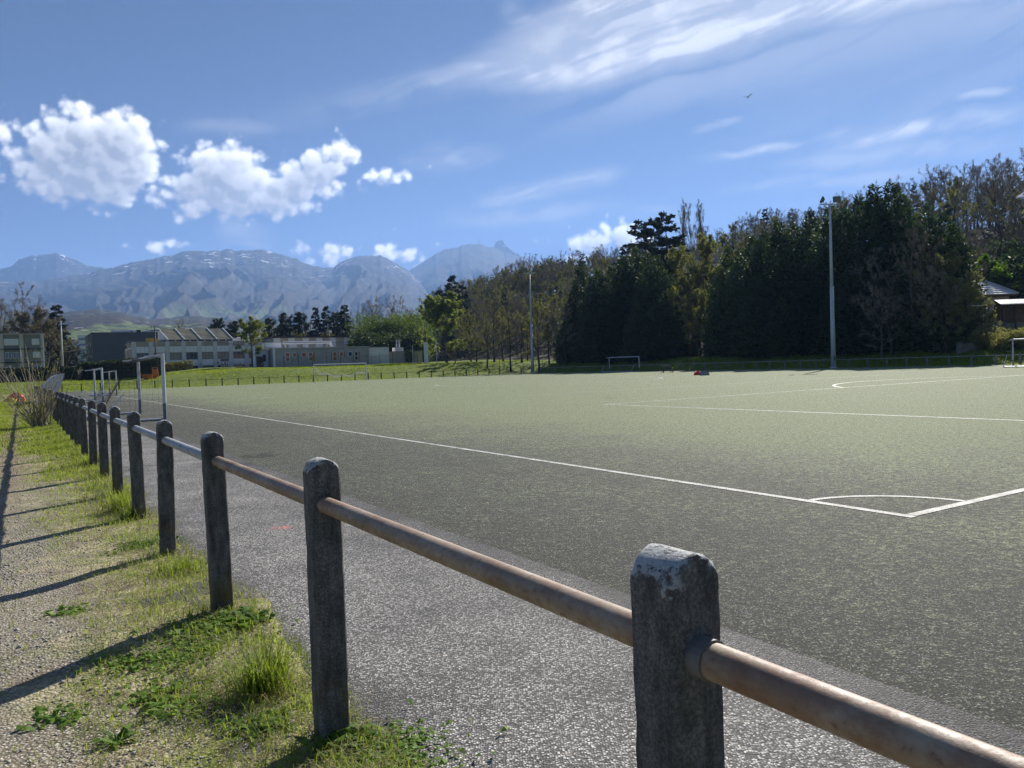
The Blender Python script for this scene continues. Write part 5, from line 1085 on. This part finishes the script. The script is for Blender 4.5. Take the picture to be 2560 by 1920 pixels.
# ------------------------------------------------------------------ goals
def goal(p, rz, Wd, Hh, dep, label, net='net', sleeve=True, r=.055, droop=False, sp=.17, metal='white_metal', netted=True, group=None):
    e = empty('football_goal', p, rz, label, 'goal', group)
    for x in (0, Wd):
        mb = MB(); mb.tube((x, 0, .55 if sleeve else 0), (x, 0, Hh), r, n=10); o = mb.build('post', M['worn_white'] if x else M[metal], e)
        if sleeve: mb = MB(); mb.tube((x, 0, 0), (x, 0, .548), r*1.02, n=10); mb.build('post_sleeve', M['grey_blue'], o)
    mb = MB(); mb.tube((r*.98, 0, Hh-r), (Wd-r*.98, 0, Hh-r), r*.98, n=10); mb.build('crossbar', M[metal], e)
    if not droop:
        mb = MB(); mb.tube((0, dep, r), (Wd, dep, r), r*.8, n=8); mb.build('ground_bar', M['galv'], e)
        for x in (0, Wd):
            mb = MB(); mb.tube((x, r, r*.8), (x, dep-r, r*.8), r*.7, n=8); mb.build('side_bar', M['galv'], e)
            mb = MB(); mb.tube((x, dep*.98, r*1.5), (x, .62*dep, Hh*.42), r*.45, n=6); mb.build('stay', M['white_metal'], e); mb = MB(); mb.tube((x, .05, Hh-.05), (x, .55, Hh-.10), r*.5, n=6); mb.build('net_arm', M['white_metal'], e)
    if not netted: return e
    nb = MB(); rr = random.Random(3)
    def surf(u, v):                                             # net sheet from the crossbar to the back bar
        sag = .22*math.sin(math.pi*u/Wd*3.1)*math.sin(math.pi*v) + .1*math.sin(u*2.7)*v
        if v < .25: t = v/.25; return Vector((u, .05+.55*t, Hh-.06-.06*t-.1*math.sin(math.pi*t)))
        t = (v-.25)/.75; return Vector((u, .6+(dep-.65)*t+sag*.5, (Hh-.12)*(1-t)+.06+sag*.15))
    if droop:
        def surf(u, v): s = 4*(u/Wd)*(1-u/Wd); return Vector((u, .2+1.2*v, Hh-.9-s*.62-.30*v-.12*math.sin(u*3)))
    nu = int(Wd/sp); nv = int((Hh+dep)/sp) if not droop else 4; th = (.0026 if sp < .25 else .006) if not droop else .012
    for i in range(nu+1):
        P = [surf(Wd*i/nu, k/14) for k in range(15)]
        for a, b in zip(P, P[1:]): nb.tube(a, b, th, n=3, cap=False)
    for k in range(nv+1):
        P = [surf(Wd*i/24, k/nv) for i in range(25)]
        for a, b in zip(P, P[1:]): nb.tube(a, b, th, n=3, cap=False)
    if not droop:
        for x in (0, Wd):                                       # side nets
            for k in range(1, int(dep/sp)):
                y = dep*k/(dep/sp); zt = (Hh-.1) if y < .6 else (Hh-.1)*(1-(y-.6)/(dep-.6)); nb.tube((x, y, .05), (x, y, max(zt, .06)), th, n=3, cap=False)
            for k in range(1, int(Hh/sp)): z = Hh*k/(Hh/sp); yt = dep if z < .05 else .6+(dep-.6)*(1-z/Hh); nb.tube((x, .03, z), (x, yt, z), th, n=3, cap=False)
    else:
        for x in (0, Wd):
            for k in range(5): nb.tube((x, .05, Hh-.1-k*.2), (x+(.8 if x == 0 else -.8), .4, Hh-.95-k*.08), .009, n=3, cap=False)
    o = nb.build('net', M[net], e); o['kind'] = 'stuff'; return e
gz = AZ+math.pi/2                                               # local x along a; local y away from the pitch
pn = ground_at(357, 908); an, bn = ab(pn)
goal(PT(an, bn), gz, 6.2, 2.16, 1.9, 'near portable goal with grey post sleeves and black net beside the fence')
for (x, y), lb, nt in (((223, 868.5), 'portable goal parked between the near goal and the farthest goal of the row', False), ((252.5, 854), 'farthest portable goal of the row along the near touchline', False)):
    a, b = ab(ground_at(x, y)); goal(PT(a, b), gz, 6., 2.1, 1.6, lb, sleeve='farthest' in lb, netted=nt, sp=.3)
pf_ = PT(PL, hw+3.66); goal(pf_, AZ+math.pi, 7.32, 2.44, 1.6, 'full-size far goal with a sagging white net before the grass bank', 'net_white', False, droop=True); 
pg2 = on_b(1381, 64.3); pg2.z = 0; goal(pg2, gz, 6.3, 2.1, 1.5, 'white goal pushed back against the shaded side fence', 'net', True, netted=True, sp=.4)
ar, br = ab(ground_at(2167, 794)); goal(PT(ar-6., br+1.5), gz, 6., 2.16, 1.5, 'white goal near the side fence below the terrace walls', 'net', True, sp=.4)

# ------------------------------------------------------------------ floodlights, poles, cables
def floodlight(p, H, label, heads):
    e = empty('floodlight_mast', p, 0, label, 'floodlight', 'floodlight masts by the pitch'); mb = MB(); n = 8
    mb.tube((0, 0, -.3), (0, 0, H*.5), .26, .18, 12); mb.tube((0, 0, H*.5), (0, 0, H), .18, .09, 12); o = mb.build('mast', M['galv'], e, True)
    mb = MB(); mb.tube((0, 0, 0), (0, 0, .12), .36, .34, 12); mb.build('base_collar', M['galv'], e); mb = MB(); mb.box((0, -.29, 1.0), (.16, .03, .4)); mb.build('hatch', M['far_rail'], e)
    mb = MB(); mb.box((0, 0, H+.04), (2.1, .09, .09)); mb.build('crossarm', M['galv'], e)
    for x, rz, tilt in heads:
        h = MB(); R = Matrix.Rotation(rz, 3, 'Z') @ Matrix.Rotation(tilt, 3, 'X')
        ax = tuple(R @ Vector(v) for v in ((1, 0, 0), (0, 1, 0), (0, 0, 1))); c = Vector((x, 0, H+.52)); h.box(c, (.78, .16, .62), ax); h.box(c+ax[1]*.14, (.5, .16, .4), ax); b = h.build('lamp_head', M['far_rail'], e)
        g_ = MB(); g_.box(c-ax[1]*.085, (.70, .02, .54), ax); g_.build('lens', M['roof_glass'], b); br = MB(); br.tube((x, 0, H+.08), c-ax[2]*.3, .04, n=6); br.build('bracket', M['galv'], e)
pl_ = on_b(1801, 65.6); pl_.z = 0; floodlight(pl_, 17.0, 'tall tapered steel floodlight mast standing before the evergreen belt', [(-.8, -2.0, -.5), (.75, -.15, -.25)])
pl2 = on_b(1151, 65.9); pl2.z = 0; floodlight(pl2, 16.6, 'tall tapered steel floodlight mast at the corner of the grass bank', [(-.8, .4, -.4), (.55, -1.4, -.5)])
def pole(p, H, r, mat, label, arms=True, name='utility_pole', rz=.3):
    e = empty(name, p, rz, label, 'pole'); mb = MB(); mb.tube((0, 0, -.3), (0, 0, H), r, r*.6, 10); mb.build('shaft', M[mat], e, True)
    if arms:
        for z in (H-.25, H-.8): a = MB(); a.box((0, 0, z), (1.5, .09, .09)); a.build('crossarm', M['dark_metal'], e)
        for x in (-.7, -.35, .35, .7):
            for z in (H-.2, H-.75): i = MB(); i.tube((x, 0, z), (x, 0, z+.16), .045, n=6); i.build('insulator', M['concrete_pale'], e)
    return e
q = on_ground(136, 150); hz_ = top_z(134, 693, q)-q.z; pole(q, hz_, .19, 'concrete_pole', 'pale concrete utility pole beside the apartment block')
q2 = on_ground(338, 132); h2 = top_z(335, 703, q2)-q2.z; pole(q2, h2, .17, 'wood_pole', 'wooden utility pole with crossarms in front of the two-storey school')
q3 = on_ground(921, 148); h3 = top_z(918, 704, q3)-q3.z; e3 = pole(q3, h3, .14, 'dark_metal', 'dark slender pole with a white cabinet beside the grey annex', False, 'cabinet_pole'); mb = MB(); mb.box((0, -.3, 1.9), (.75, .3, 4.)); mb.build('cabinet', M['panel_white'], e3)
for x, d, h, lb in ((1027.5, 142, 3.2, 'thin white post by the grey annex wall'), (944, 143, 4.4, 'thin white post at the end of the wire mesh fence'), (1148, 137, 4.5, 'thin white post among the ivy-clad trees')):
    q = on_ground(x if x != 1027.5 else 893, d); mb = MB(); mb.tube((0, 0, -.2), (0, 0, h), .07, .05, 8); mb.tube((0, 0, h), (0, 0, h+.12), .09, .03, 8); o = mb.build('marker_post', M['white_metal']); o.location = q; tag(o, lb, 'post')
def cable(a, b, sag, label, r=.022):
    mb = MB(); P = []
    for k in range(25): t = k/24; p = a.lerp(b, t); p.z -= sag*4*t*(1-t); P.append(p-a)
    mb.path(P, r, 5); o = mb.build('overhead_cable', M['wire']); o.location = a; tag(o, label, 'cable', 'overhead cables')
T1 = Vector((q2.x, q2.y, q2.z+h2-.2)); T0 = Vector((on_ground(136, 150).x, on_ground(136, 150).y, 0)); T0.z = at_depth(134, 700, 150).z; T3 = Vector((q3.x, q3.y, q3.z+h3-1.5))
cable(T1, T3, 2.2, 'upper overhead cable from the wooden pole to the dark pole'); cable(T1-Vector((0, 0, .55)), T3-Vector((0, 0, .9)), 2.6, 'lower overhead cable from the wooden pole to the dark pole')
cable(T0-Vector((0, 0, .4)), T1, 1.2, 'overhead cable from the concrete pole to the wooden pole', .018)
cable(T0-Vector((0, 0, 4.)), at_depth(-60, 735, 150), .8, 'overhead cable from the concrete pole across the apartment front', .02); cable(T0-Vector((0, 0, 5.2)), at_depth(192, 742, 170), .6, 'pale service cable from the concrete pole to the slate-grey block', .025)

# ------------------------------------------------------------------ team shelter, bags, bench
def shelter():
    e = empty('team_shelter', PT(50.5, -4.9), gz, 'milky curved team shelter behind the near fence', 'shelter'); L, dp, H = 6.2, 1.5, 1.78
    # local x along the touchline, y away from the pitch (towards the fence)
    prof = [(dp*(1-math.cos(t)) - dp*.1, H*math.cos(t)*.0+H*(1-(1-math.cos(math.pi/2-t))**1.6)) for t in np.linspace(0, math.pi/2, 9)]
    prof = [(-dp*.55+dp*k/10, H*(1-(k/10)**2.4)+.02) for k in range(11)]
    for k in range(4):
        mb = MB(); x0, x1 = L*k/4+.02, L*(k+1)/4-.02
        for (y0, z0), (y1, z1) in zip(prof, prof[1:]): mb.add([(x0, y0, z0), (x1, y0, z0), (x1, y1, z1), (x0, y1, z1), (x0, y0, z0+.02), (x1, y0, z0+.02), (x1, y1+.02, z1+.01), (x0, y1+.02, z1+.01)], [(0, 3, 2, 1), (4, 5, 6, 7), (0, 1, 5, 4), (1, 2, 6, 5), (3, 0, 4, 7)])
        mb.build('back_sheet', M['shelter'], e)
    for x in (0., L):
        mb = MB(); mb.prism([(x-.015, y, z) for y, z in prof]+[(x-.015, -dp*.15, .05)], (.03, 0, 0)); mb.build('side_panel', M['shelter'], e)
    for k in range(5): mb = MB(); x = L*k/4; mb.path([(x, y, z-.02) for y, z in prof], .022, 6); mb.build('rib', M['galv'], e)
    mb = MB(); mb.box((L/2, .25, .42), (L-.2, .35, .04)); b = mb.build('bench', M['timber'], e)
    for k in range(4): mb = MB(); mb.box((.3+k*(L-.6)/3, .25, .2), (.05, .28, .40)); mb.build('bench_leg', M['galv'], b)
shelter()
def soft_bag(name, loc, rz, size, mat, label, cat='bag', handles=True, lid=None):
    e = empty(name, loc, rz, label, cat); V = []; Fs = []; n, m = 12, 7; sx, sy, sz = size; r = random.Random(len(label))
    for j in range(m+1):
        v = j/m; zz = sz*v; w = 1-.32*max(0, v-.55)/.45
        for i in range(n): t = 2*math.pi*i/n; c, s_ = math.cos(t), math.sin(t); k = (abs(c)**4+abs(s_)**4)**-.25; V.append((sx/2*c*k*w+r.uniform(-.01, .01), sy/2*s_*k*w+r.uniform(-.01, .01), zz-(.07*math.sin(t*2+1) if v > .8 else 0)))
    for j in range(m):
        for i in range(n): Fs.append((j*n+i, j*n+(i+1) % n, (j+1)*n+(i+1) % n, (j+1)*n+i))
    Fs += [tuple(range(n-1, -1, -1)), tuple(m*n+i for i in range(n))]; me = bpy.data.meshes.new('body'); me.from_pydata(V, [], Fs); me.update(); link('body', me, M[mat], e, True)
    if handles:
        for y in (-sy*.2, sy*.2): mb = MB(); mb.path([(-sx*.22, y, sz*.92), (-sx*.15, y, sz*1.15), (sx*.15, y, sz*1.15), (sx*.22, y, sz*.92)], .015, 5); mb.build('handle', M['navy'], e)
    return e
bp = ground_at(35, 868); soft_bag('sports_bag', Vector((bp.x, bp.y, 0.02)), .4, (1.05, .5, .52), 'red', 'red sports bag lying on the grass beyond the bare shrub'); bp2 = ground_at(22, 869.5); soft_bag('ball_bag', Vector((bp2.x, bp2.y, 0.02)), .2, (.75, .45, .26), 'yellow', 'yellow bag lying beside the red sports bag')
rp = ground_at(1507, 810.5); soft_bag('sports_bag', Vector((rp.x, rp.y, .006)), .1, (.62, .4, .30), 'red', 'red sports bag lying on the pitch beside the grey pop-up goal')
def popup():
    p = ground_at(1522, 811); e = empty('popup_goal', Vector((p.x, p.y, .006)), .2, 'small grey half-round pop-up goal lying on the pitch', 'pop-up goal'); R = .42
    arc = [(R*1.05*math.cos(t), 0, R*math.sin(t)) for t in np.linspace(0, math.pi, 11)]; mb = MB(); mb.path(arc, .02, 6); mb.path([arc[0], arc[-1]], .02, 6); mb.build('hoop', M['navy'], e)
    mb = MB()
    for a, b in zip(arc, arc[1:]): mb.add([a, b, (b[0]*.35, .55, b[2]*.15), (a[0]*.35, .55, a[2]*.15)], [(0, 1, 2, 3)])
    mb.prism([(x, .02, z) for x, y, z in arc], (0, .02, 0)); mb.build('cover', M['grey_fabric'], e)
popup()
def bench():
    p = ground_at(1440, 805.2); e = empty('folding_bench', Vector((p.x, p.y, .006)), .15, 'dark table and bench set standing at the edge of the shaded pitch', 'bench')
    for nm, y, z, w, dpt in (('table_top', 0, .74, 1.15, .6), ('seat', -.55, .42, 1.3, .28)):
        mb = MB(); mb.box((0, y, z), (w, dpt, .06)); s_ = mb.build(nm, M['dark_metal'], e)
        for sx in (-1, 1):
            for sy in (-1, 1): mb = MB(); mb.tube((sx*w*.42, y+sy*dpt*.35, 0), (sx*w*.42, y+sy*dpt*.35, z-.03), .03, n=6); mb.build('leg', M['dark_metal'], e)
bench()
# orange plastic toys / barriers on the far lawn
for (x, y), lb, h in (((318, 786), 'orange plastic tub on the lawn by the tall dark hedge', .8), ((335, 784), 'orange plastic slide on the lawn by the tall dark hedge', 1.3)):
    p = on_ground(x, 113); e = empty('play_toy', p, .5, lb, 'toy'); mb = MB()
    if h < 1: mb.tube((0, 0, 0), (0, 0, h*.8), .45, .85, 12); mb.build('tub', M['orange_plastic'], e); mb = MB(); mb.tube((0, 0, h*.8), (0, 0, h*.9), .9, .9, 12); mb.build('rim', M['orange_plastic'], e)
    else:
        mb = MB(); mb.prism([(-.35, 0, h), (.35, 0, h), (.35, 2., .1), (-.35, 2., .1)], (0, 0, .06)); mb.build('chute', M['orange_plastic'], e)
        for s_ in (-1, 1): mb = MB(); mb.tube((s_*.4, -.1, 0), (s_*.3, 0, h+.35), .05, n=6); mb.build('leg', M['orange_plastic'], e)
        mb = MB(); mb.box((0, 0, h+.3), (.7, .1, .1)); mb.build('grip', M['orange_plastic'], e)
def bird():
    p = at_depth(1615, 210, 60); e = empty('bird', p, .8, 'small dark bird gliding in front of the streaky cloud', 'bird'); V = [(-.16, 0, .01), (-.06, .035, .0), (.05, .04, 0), (.15, .015, .01), (.19, 0, .015), (.15, -.015, .01), (.05, -.04, 0), (-.06, -.035, 0)]
    mb = MB(); mb.tube((-.14, 0, 0), (.02, 0, 0), .012, .045, 8); mb.tube((.02, 0, 0), (.13, 0, .01), .045, .028, 8); mb.tube((.13, 0, .01), (.20, 0, .012), .028, .006, 8); mb.add([(-.12, 0, .005), (-.26, .05, .01), (-.26, -.05, .01)], [(0, 1, 2)])
    for s_ in (1, -1): mb.add([(.07, .02*s_, .01), (-.06, .02*s_, .01), (-.03, .20*s_, .12), (.10, .18*s_, .12), (-.06, .36*s_, .16), (.02, .40*s_, .17)], [(0, 1, 2, 3), (3, 2, 4, 5)])
    mb.build('body', M['bird'], e)
bird()

# ------------------------------------------------------------------ grass, weeds, gravel
def blades(pl, P, h, lean, w, bend=.5):
    """curved two-piece blades rooted at P"""
    rng = pl.rng; n = len(P); th = rng.uniform(0, 2*np.pi, n); out = np.stack([np.cos(th), np.sin(th), 0*th], -1); q = np.stack([-np.sin(th), np.cos(th), 0*th], -1)*w[:, None]
    mid = P+np.array([0, 0, 1.])*(h*.55)[:, None]+out*(h*lean*.35)[:, None]; tip = P+np.array([0, 0, 1.])*(h*(1-bend*lean*.6))[:, None]+out*(h*lean)[:, None]
    pl.put(np.stack([P-q*.5, P+q*.5, mid+q*.4, mid-q*.4], 1), np.arange(n*4).reshape(-1, 4)); pl.put(np.stack([mid-q*.4, mid+q*.4, tip+q*.04, tip-q*.04], 1), np.arange(n*4).reshape(-1, 4))
def to_world(a, b, z): return np.stack([CORNER.x+a*AX.x+b*BX.x, CORNER.y+a*AX.y+b*BX.y, z], -1)
def verge_grass():
    for nm, seed, n, mat, lb, dry in (('verge_grass', 5, 130000, 'grass', 'short patchy green grass growing on the trodden verge outside the fence', 0), ('dry_grass', 6, 36000, 'grass_dry', 'pale dry grass stalks matted among the gravel of the verge', 1)):
        pl = Plant(seed); rng = pl.rng; a = -3+rng.uniform(0, 1, n*5)**1.7*62; b = rng.uniform(-8.6, -4.95, n*5)
        v = fbm(a*.55, b*.75, 4, 90+dry)+.12*fbm(a*3, b*3, 2, 33); fence_near = np.exp(-((b+5.45)/.42)**2); far = np.clip((a-4)/14, 0, 1)
        track = np.exp(-((b+6.55)/.26)**2)*np.clip((a-4)/5, 0, 1)
        dens = (np.clip(v*3.4+.42, 0, 1)*(.62+.4*far)+fence_near*.55+far*.25)*(1-.85*track) if not dry else np.clip(v*2.2+.42, 0, 1)*(.8-.5*far)+fence_near*.35
        dens = dens*(1-sst(b, -5.25, -4.95))*np.where(b < -6.15+.5*fbm(a*1.2, b*1.2, 3, 55), .12+.88*far, 1.); keep = rng.uniform(0, 1, n*5) < dens; a, b = a[keep][:n], b[keep][:n]; z = verge_height(a, b)-.004
        P = to_world(a, b, z); far = far[keep][:n]; k = len(a); h = (rng.uniform(.018, .062, k)+fence_near[keep][:n]*rng.uniform(0, .06, k))*(1+far*.6)*(.8 if dry else 1.); blades(pl, P, h, rng.uniform(.3, 1.2, k) if not dry else rng.uniform(1.2, 2.4, k), (.0035+.0075*far)*rng.uniform(.7, 1.4, k)*(.7 if dry else 1.))
        o = link(nm, pl.mesh(nm, M[mat]), None); tag(o, lb, 'grass', kind='stuff')
verge_grass()
def bank_grass():
    pl = Plant(8); rng = pl.rng; n = 60000; a = 105.6+rng.uniform(0, 1, n)**.8*24; b = rng.uniform(-26, 76, n); v = fbm(a*.5, b*.35, 4, 12); keep = rng.uniform(0, 1, n) < np.clip(.55+v*2.2, .06, 1); a, b = a[keep], b[keep]
    m = 26000; a2 = rng.uniform(20, 106, m); b2 = 67.6+rng.uniform(0, 1, m)*9; a = np.concatenate([a, a2]); b = np.concatenate([b, b2]); P = to_world(a, b, terrain(a, b)-.03); k = len(a); tall = np.clip(fbm(a*.4, b*.3, 3, 14)*2+.6, .25, 1.3)
    blades(pl, P, rng.uniform(.16, .46, k)*tall, rng.uniform(.3, 1.1, k), rng.uniform(.03, .075, k)); o = link('bank_grass', pl.mesh('bank_grass', M['bank']), None); tag(o, 'lush tufted grass covering the sunny bank beyond the far fence', 'grass', kind='stuff')
    pl = Plant(9); rng = pl.rng; n = 42000; a = 44+rng.uniform(0, 1, n)*90; b = -5.9-rng.uniform(0, 1, n)*22*np.clip((a-30)/60, .15, 1); P = to_world(a, b, np.where(a < 104, verge_height(a, np.maximum(b, -9)), terrain(a, b))-.02); k = len(a); blades(pl, P, rng.uniform(.05, .15, k), rng.uniform(.3, 1., k), rng.uniform(.012, .03, k)); o = link('lawn_grass', pl.mesh('lawn_grass', M['bank']), None); tag(o, 'mown lawn running from the verge up to the clipped hedge', 'grass', kind='stuff')
bank_grass()
def gravel():
    me = []; r = random.Random(2); pl = Plant(12); rng = pl.rng; n = 15000; a = -3+rng.uniform(0, 1, n*4)**1.5*13; b = rng.uniform(-8.2, -5.0, n*4); v = fbm(a*.55, b*.75, 4, 190)+.1*fbm(a*4, b*4, 2, 3); near = 1-np.clip((a-2)/10, 0, 1)
    dens = np.clip(v*2.6+.35, 0, 1)*(.2+.8*near)*np.where(b < -6.2, 1.2, .7); keep = rng.uniform(0, 1, n*4) < dens; a, b = a[keep][:n], b[keep][:n]; k = len(a); C = to_world(a, b, verge_height(a, b)+.001); s = rng.uniform(.003, .010, k)*(1+.9*(rng.uniform(0, 1, k) > .95))
    base = np.array([(1, 0, 0), (-.9, .2, 0), (.1, 1, .1), (0, -1, 0), (.1, .1, .75), (0, 0, -.6)]); th = rng.uniform(0, 6.28, k); ca, sa = np.cos(th), np.sin(th); Q = base[None]*(1+rng.uniform(-.3, .3, (k, 6, 1))); X = Q[..., 0]*ca[:, None]*1.2-Q[..., 1]*sa[:, None]; Y = Q[..., 0]*sa[:, None]*1.2+Q[..., 1]*ca[:, None]; V = C[:, None]+np.stack([X, Y, Q[..., 2]], -1)*s[:, None, None]
    f = np.array([(0, 2, 4), (2, 1, 4), (1, 3, 4), (3, 0, 4), (2, 0, 5), (1, 2, 5), (3, 1, 5), (0, 3, 5)]); Fc = (f[None]+(np.arange(k)*6)[:, None, None]).reshape(-1, 3); m = np_mesh('gravel', V.reshape(-1, 3), [Fc]); o = link('gravel', m, M['stone']); tag(o, 'loose pale gravel scattered over the trodden verge', 'gravel', kind='stuff')
gravel()
def grass_tuft(x, y, h, n, spread, label, mat='grass', seed=0, wd=.006):
    p = ground_at(x, y); a, b = ab(p); p.z = float(verge_height(a, b))-.01; pl = Plant(300+seed); rng = pl.rng; P = rng.normal(size=(n, 3))*np.array([spread*.4, spread*.4, 0]); blades(pl, P, h*rng.uniform(.45, 1.1, n), rng.uniform(.15, 1.0, n), np.full(n, wd)*rng.uniform(.6, 1.3, n))
    e = empty('grass_tuft', p, 0, label, 'grass tuft'); link('blades', pl.mesh('blades', M[mat]), None, e)['kind'] = 'stuff'
    pd = Plant(400+seed); m = n//4; P = pd.rng.normal(size=(m, 3))*np.array([spread*.55, spread*.55, 0]); blades(pd, P, h*pd.rng.uniform(.25, .6, m), pd.rng.uniform(.8, 1.8, m), np.full(m, wd*.7)); link('dead_blades', pd.mesh('dead_blades', M['grass_dry']), None, e)['kind'] = 'stuff'
grass_tuft(572, 1500, .24, 380, .13, 'big bright green grass tuft on the verge beside the second nearest post', seed=1)
grass_tuft(268, 1106, .30, 300, .22, 'green grass tuft at the foot of a post halfway along the near posts', seed=2, wd=.007)
grass_tuft(286, 1122, .22, 160, .14, 'smaller green tuft in front of the tuft at the post foot', seed=3)
grass_tuft(205, 1005, .26, 200, .2, 'green grass tuft by the fence next to the bare shrub', seed=4, wd=.009)
grass_tuft(395, 1235, .13, 240, .22, 'low yellowish grass tuft on the verge edge by the asphalt', seed=6)
def weed(x, y, r, n, label, seed, up=.5, lobed=.17, mat='weed', spread=0.):
    p = ground_at(x, y); a, b = ab(p); p.z = float(verge_height(a, b))+.002; pl = Plant(500+seed); rng = pl.rng; th = rng.uniform(0, 6.28, n); out = np.stack([np.cos(th), np.sin(th), 0*th], -1); C = rng.normal(size=(n, 3))*np.array([spread, spread, 0])+out*r*.1; L = r*rng.uniform(.5, 1.1, n); el = rng.uniform(.1, up, n)
    u = nrm(out+np.array([0, 0, 1.])*el[:, None]); w = np.stack([-np.sin(th), np.cos(th), rng.normal(size=n)*.2], -1)*(L*lobed)[:, None]; m1 = C+u*(L*.55)[:, None]; u2 = nrm(u-np.array([0, 0, .6])); t = m1+u2*(L*.45)[:, None]
    pl.put(np.stack([C-w*.25, C+w*.25, m1+w, m1-w], 1), np.arange(n*4).reshape(-1, 4)); pl.put(np.stack([m1-w, m1+w, t+w*.15, t-w*.15], 1), np.arange(n*4).reshape(-1, 4)); e = empty('weed_plant', p, 0, label, 'weed'); link('leaves', pl.mesh('leaves', M[mat]), None, e); mb = MB(); mb.tube((0, 0, -.01), (0, 0, .03), .006, .004, 6); mb.build('root_crown', M['weed'], e)
weed(520, 1352, .10, 170, 'leafy weed rosette at the asphalt edge beside the third nearest post', 1, .9, .22, spread=.07)
weed(415, 1400, .04, 800, 'spreading mat of small-leaved green weed left of the third nearest post', 2, .8, .32, spread=.17); weed(455, 1358, .05, 460, 'dense green weed clump at the foot of the third nearest post', 3, 1., .3, spread=.1)
weed(735, 1610, .085, 90, 'broad-leaved weed at the foot of the second nearest post', 4, 1.2, .26, spread=.04); weed(830, 1635, .04, 520, 'low weed mat creeping onto the asphalt by the second nearest post', 5, .9, .25, spread=.12)
weed(560, 1570, .07, 150, 'jagged weed below the big grass tuft', 6, .6, .2, spread=.05); weed(250, 1600, .09, 34, 'single thin-leaved weed in the pale gravel', 7, .9, .12); weed(265, 1435, .06, 80, 'small weed patch in the bare verge', 8, .8, .25, spread=.06)
weed(150, 1320, .05, 90, 'tiny weed patch beside a post shadow on the verge', 9, .8, .3, spread=.06); weed(300, 1180, .06, 240, 'weed patch on the dark soil between two posts', 10, .8, .22, spread=.12); weed(340, 1500, .07, 60, 'small leafy weed on the mossy verge', 11, .8, .25, spread=.07)
weed(120, 1550, .06, 60, 'sparse weed on the gravelly near end of the verge', 12, .7, .25, spread=.06); weed(420, 1520, .08, 70, 'pair of weed sprigs left of the big grass tuft', 13, .8, .22, spread=.09)
# bare shrub growing through the fence
def bare_shrub():
    p = PT(23.4, -5.85); p.z = -.02; rng = np.random.default_rng(71); st = Plant(71); bd = Plant(72); n = 95; th = rng.uniform(0, 6.28, n); sp = rng.uniform(.1, 1., n)
    d = nrm(np.stack([np.cos(th)*sp, np.sin(th)*sp, np.full(n, 1.)], -1)+np.array([-.22, -.1, 0])); P = rng.normal(size=(n, 3))*np.array([.14, .14, 0]); L = rng.uniform(1.0, 2.5, n); mid = P+d*(L*.5)[:, None]; d2 = nrm(d+rng.normal(size=(n, 3))*.12+np.array([0, 0, .25])); tip = mid+d2*(L*.5)[:, None]; R = rng.uniform(.007, .014, n); st.segs(P, mid, R, R*.75, 4); st.segs(mid, tip, R*.75, R*.3, 4)
    k = kids(rng, np.concatenate([P, mid]), np.concatenate([d, d2]), np.concatenate([L*.5, L*.5]), np.full(2*n, .006), 2, .4, .3, .6, .6); st.slivers(k[0], k[0]+k[1]*k[2][:, None], np.full(len(k[0]), .007))
    m = 900; i = rng.integers(0, len(k[0]), m); C = k[0][i]+k[1][i]*(k[2][i]*rng.uniform(.2, 1, m))[:, None]; u = nrm(rng.normal(size=(m, 3))+np.array([0, 0, .8])); w = ortho(u, rng); s = rng.uniform(.02, .05, m); bd.leaves(C, u*s[:, None], w*(s*.35)[:, None])
    e = empty('bare_shrub', p, 0, 'leafless many-stemmed shrub with yellow-green buds growing against the fence', 'shrub'); o = link('stems', st.mesh('stems', M['stem_pale']), None, e); o['kind'] = 'stuff'; o2 = link('buds', bd.mesh('buds', M['spring']), None, e); o2['kind'] = 'stuff'
bare_shrub()

# ------------------------------------------------------------------ haze
def haze():
    mb = MB(); lo = Vector((-14000, -1500, -70)); hi = Vector((14000, 15000, 1720)); mb.box((lo+hi)/2, hi-lo)
    m = bpy.data.materials.new('haze'); m.use_nodes = True; nt = m.node_tree; nt.nodes.remove(nt.nodes['Principled BSDF'])
    v = nt.nodes.new('ShaderNodeVolumePrincipled'); v.inputs['Color'].default_value = HAZE_COL; v.inputs['Density'].default_value = HAZE_D; v.inputs['Anisotropy'].default_value = .25
    nt.links.new(v.outputs[0], nt.nodes['Material Output'].inputs['Volume'])
    o = mb.build('haze', m); o['kind'] = 'stuff'; o['label'] = 'pale blue haze hanging in the valley air'; o['category'] = 'haze'
haze()
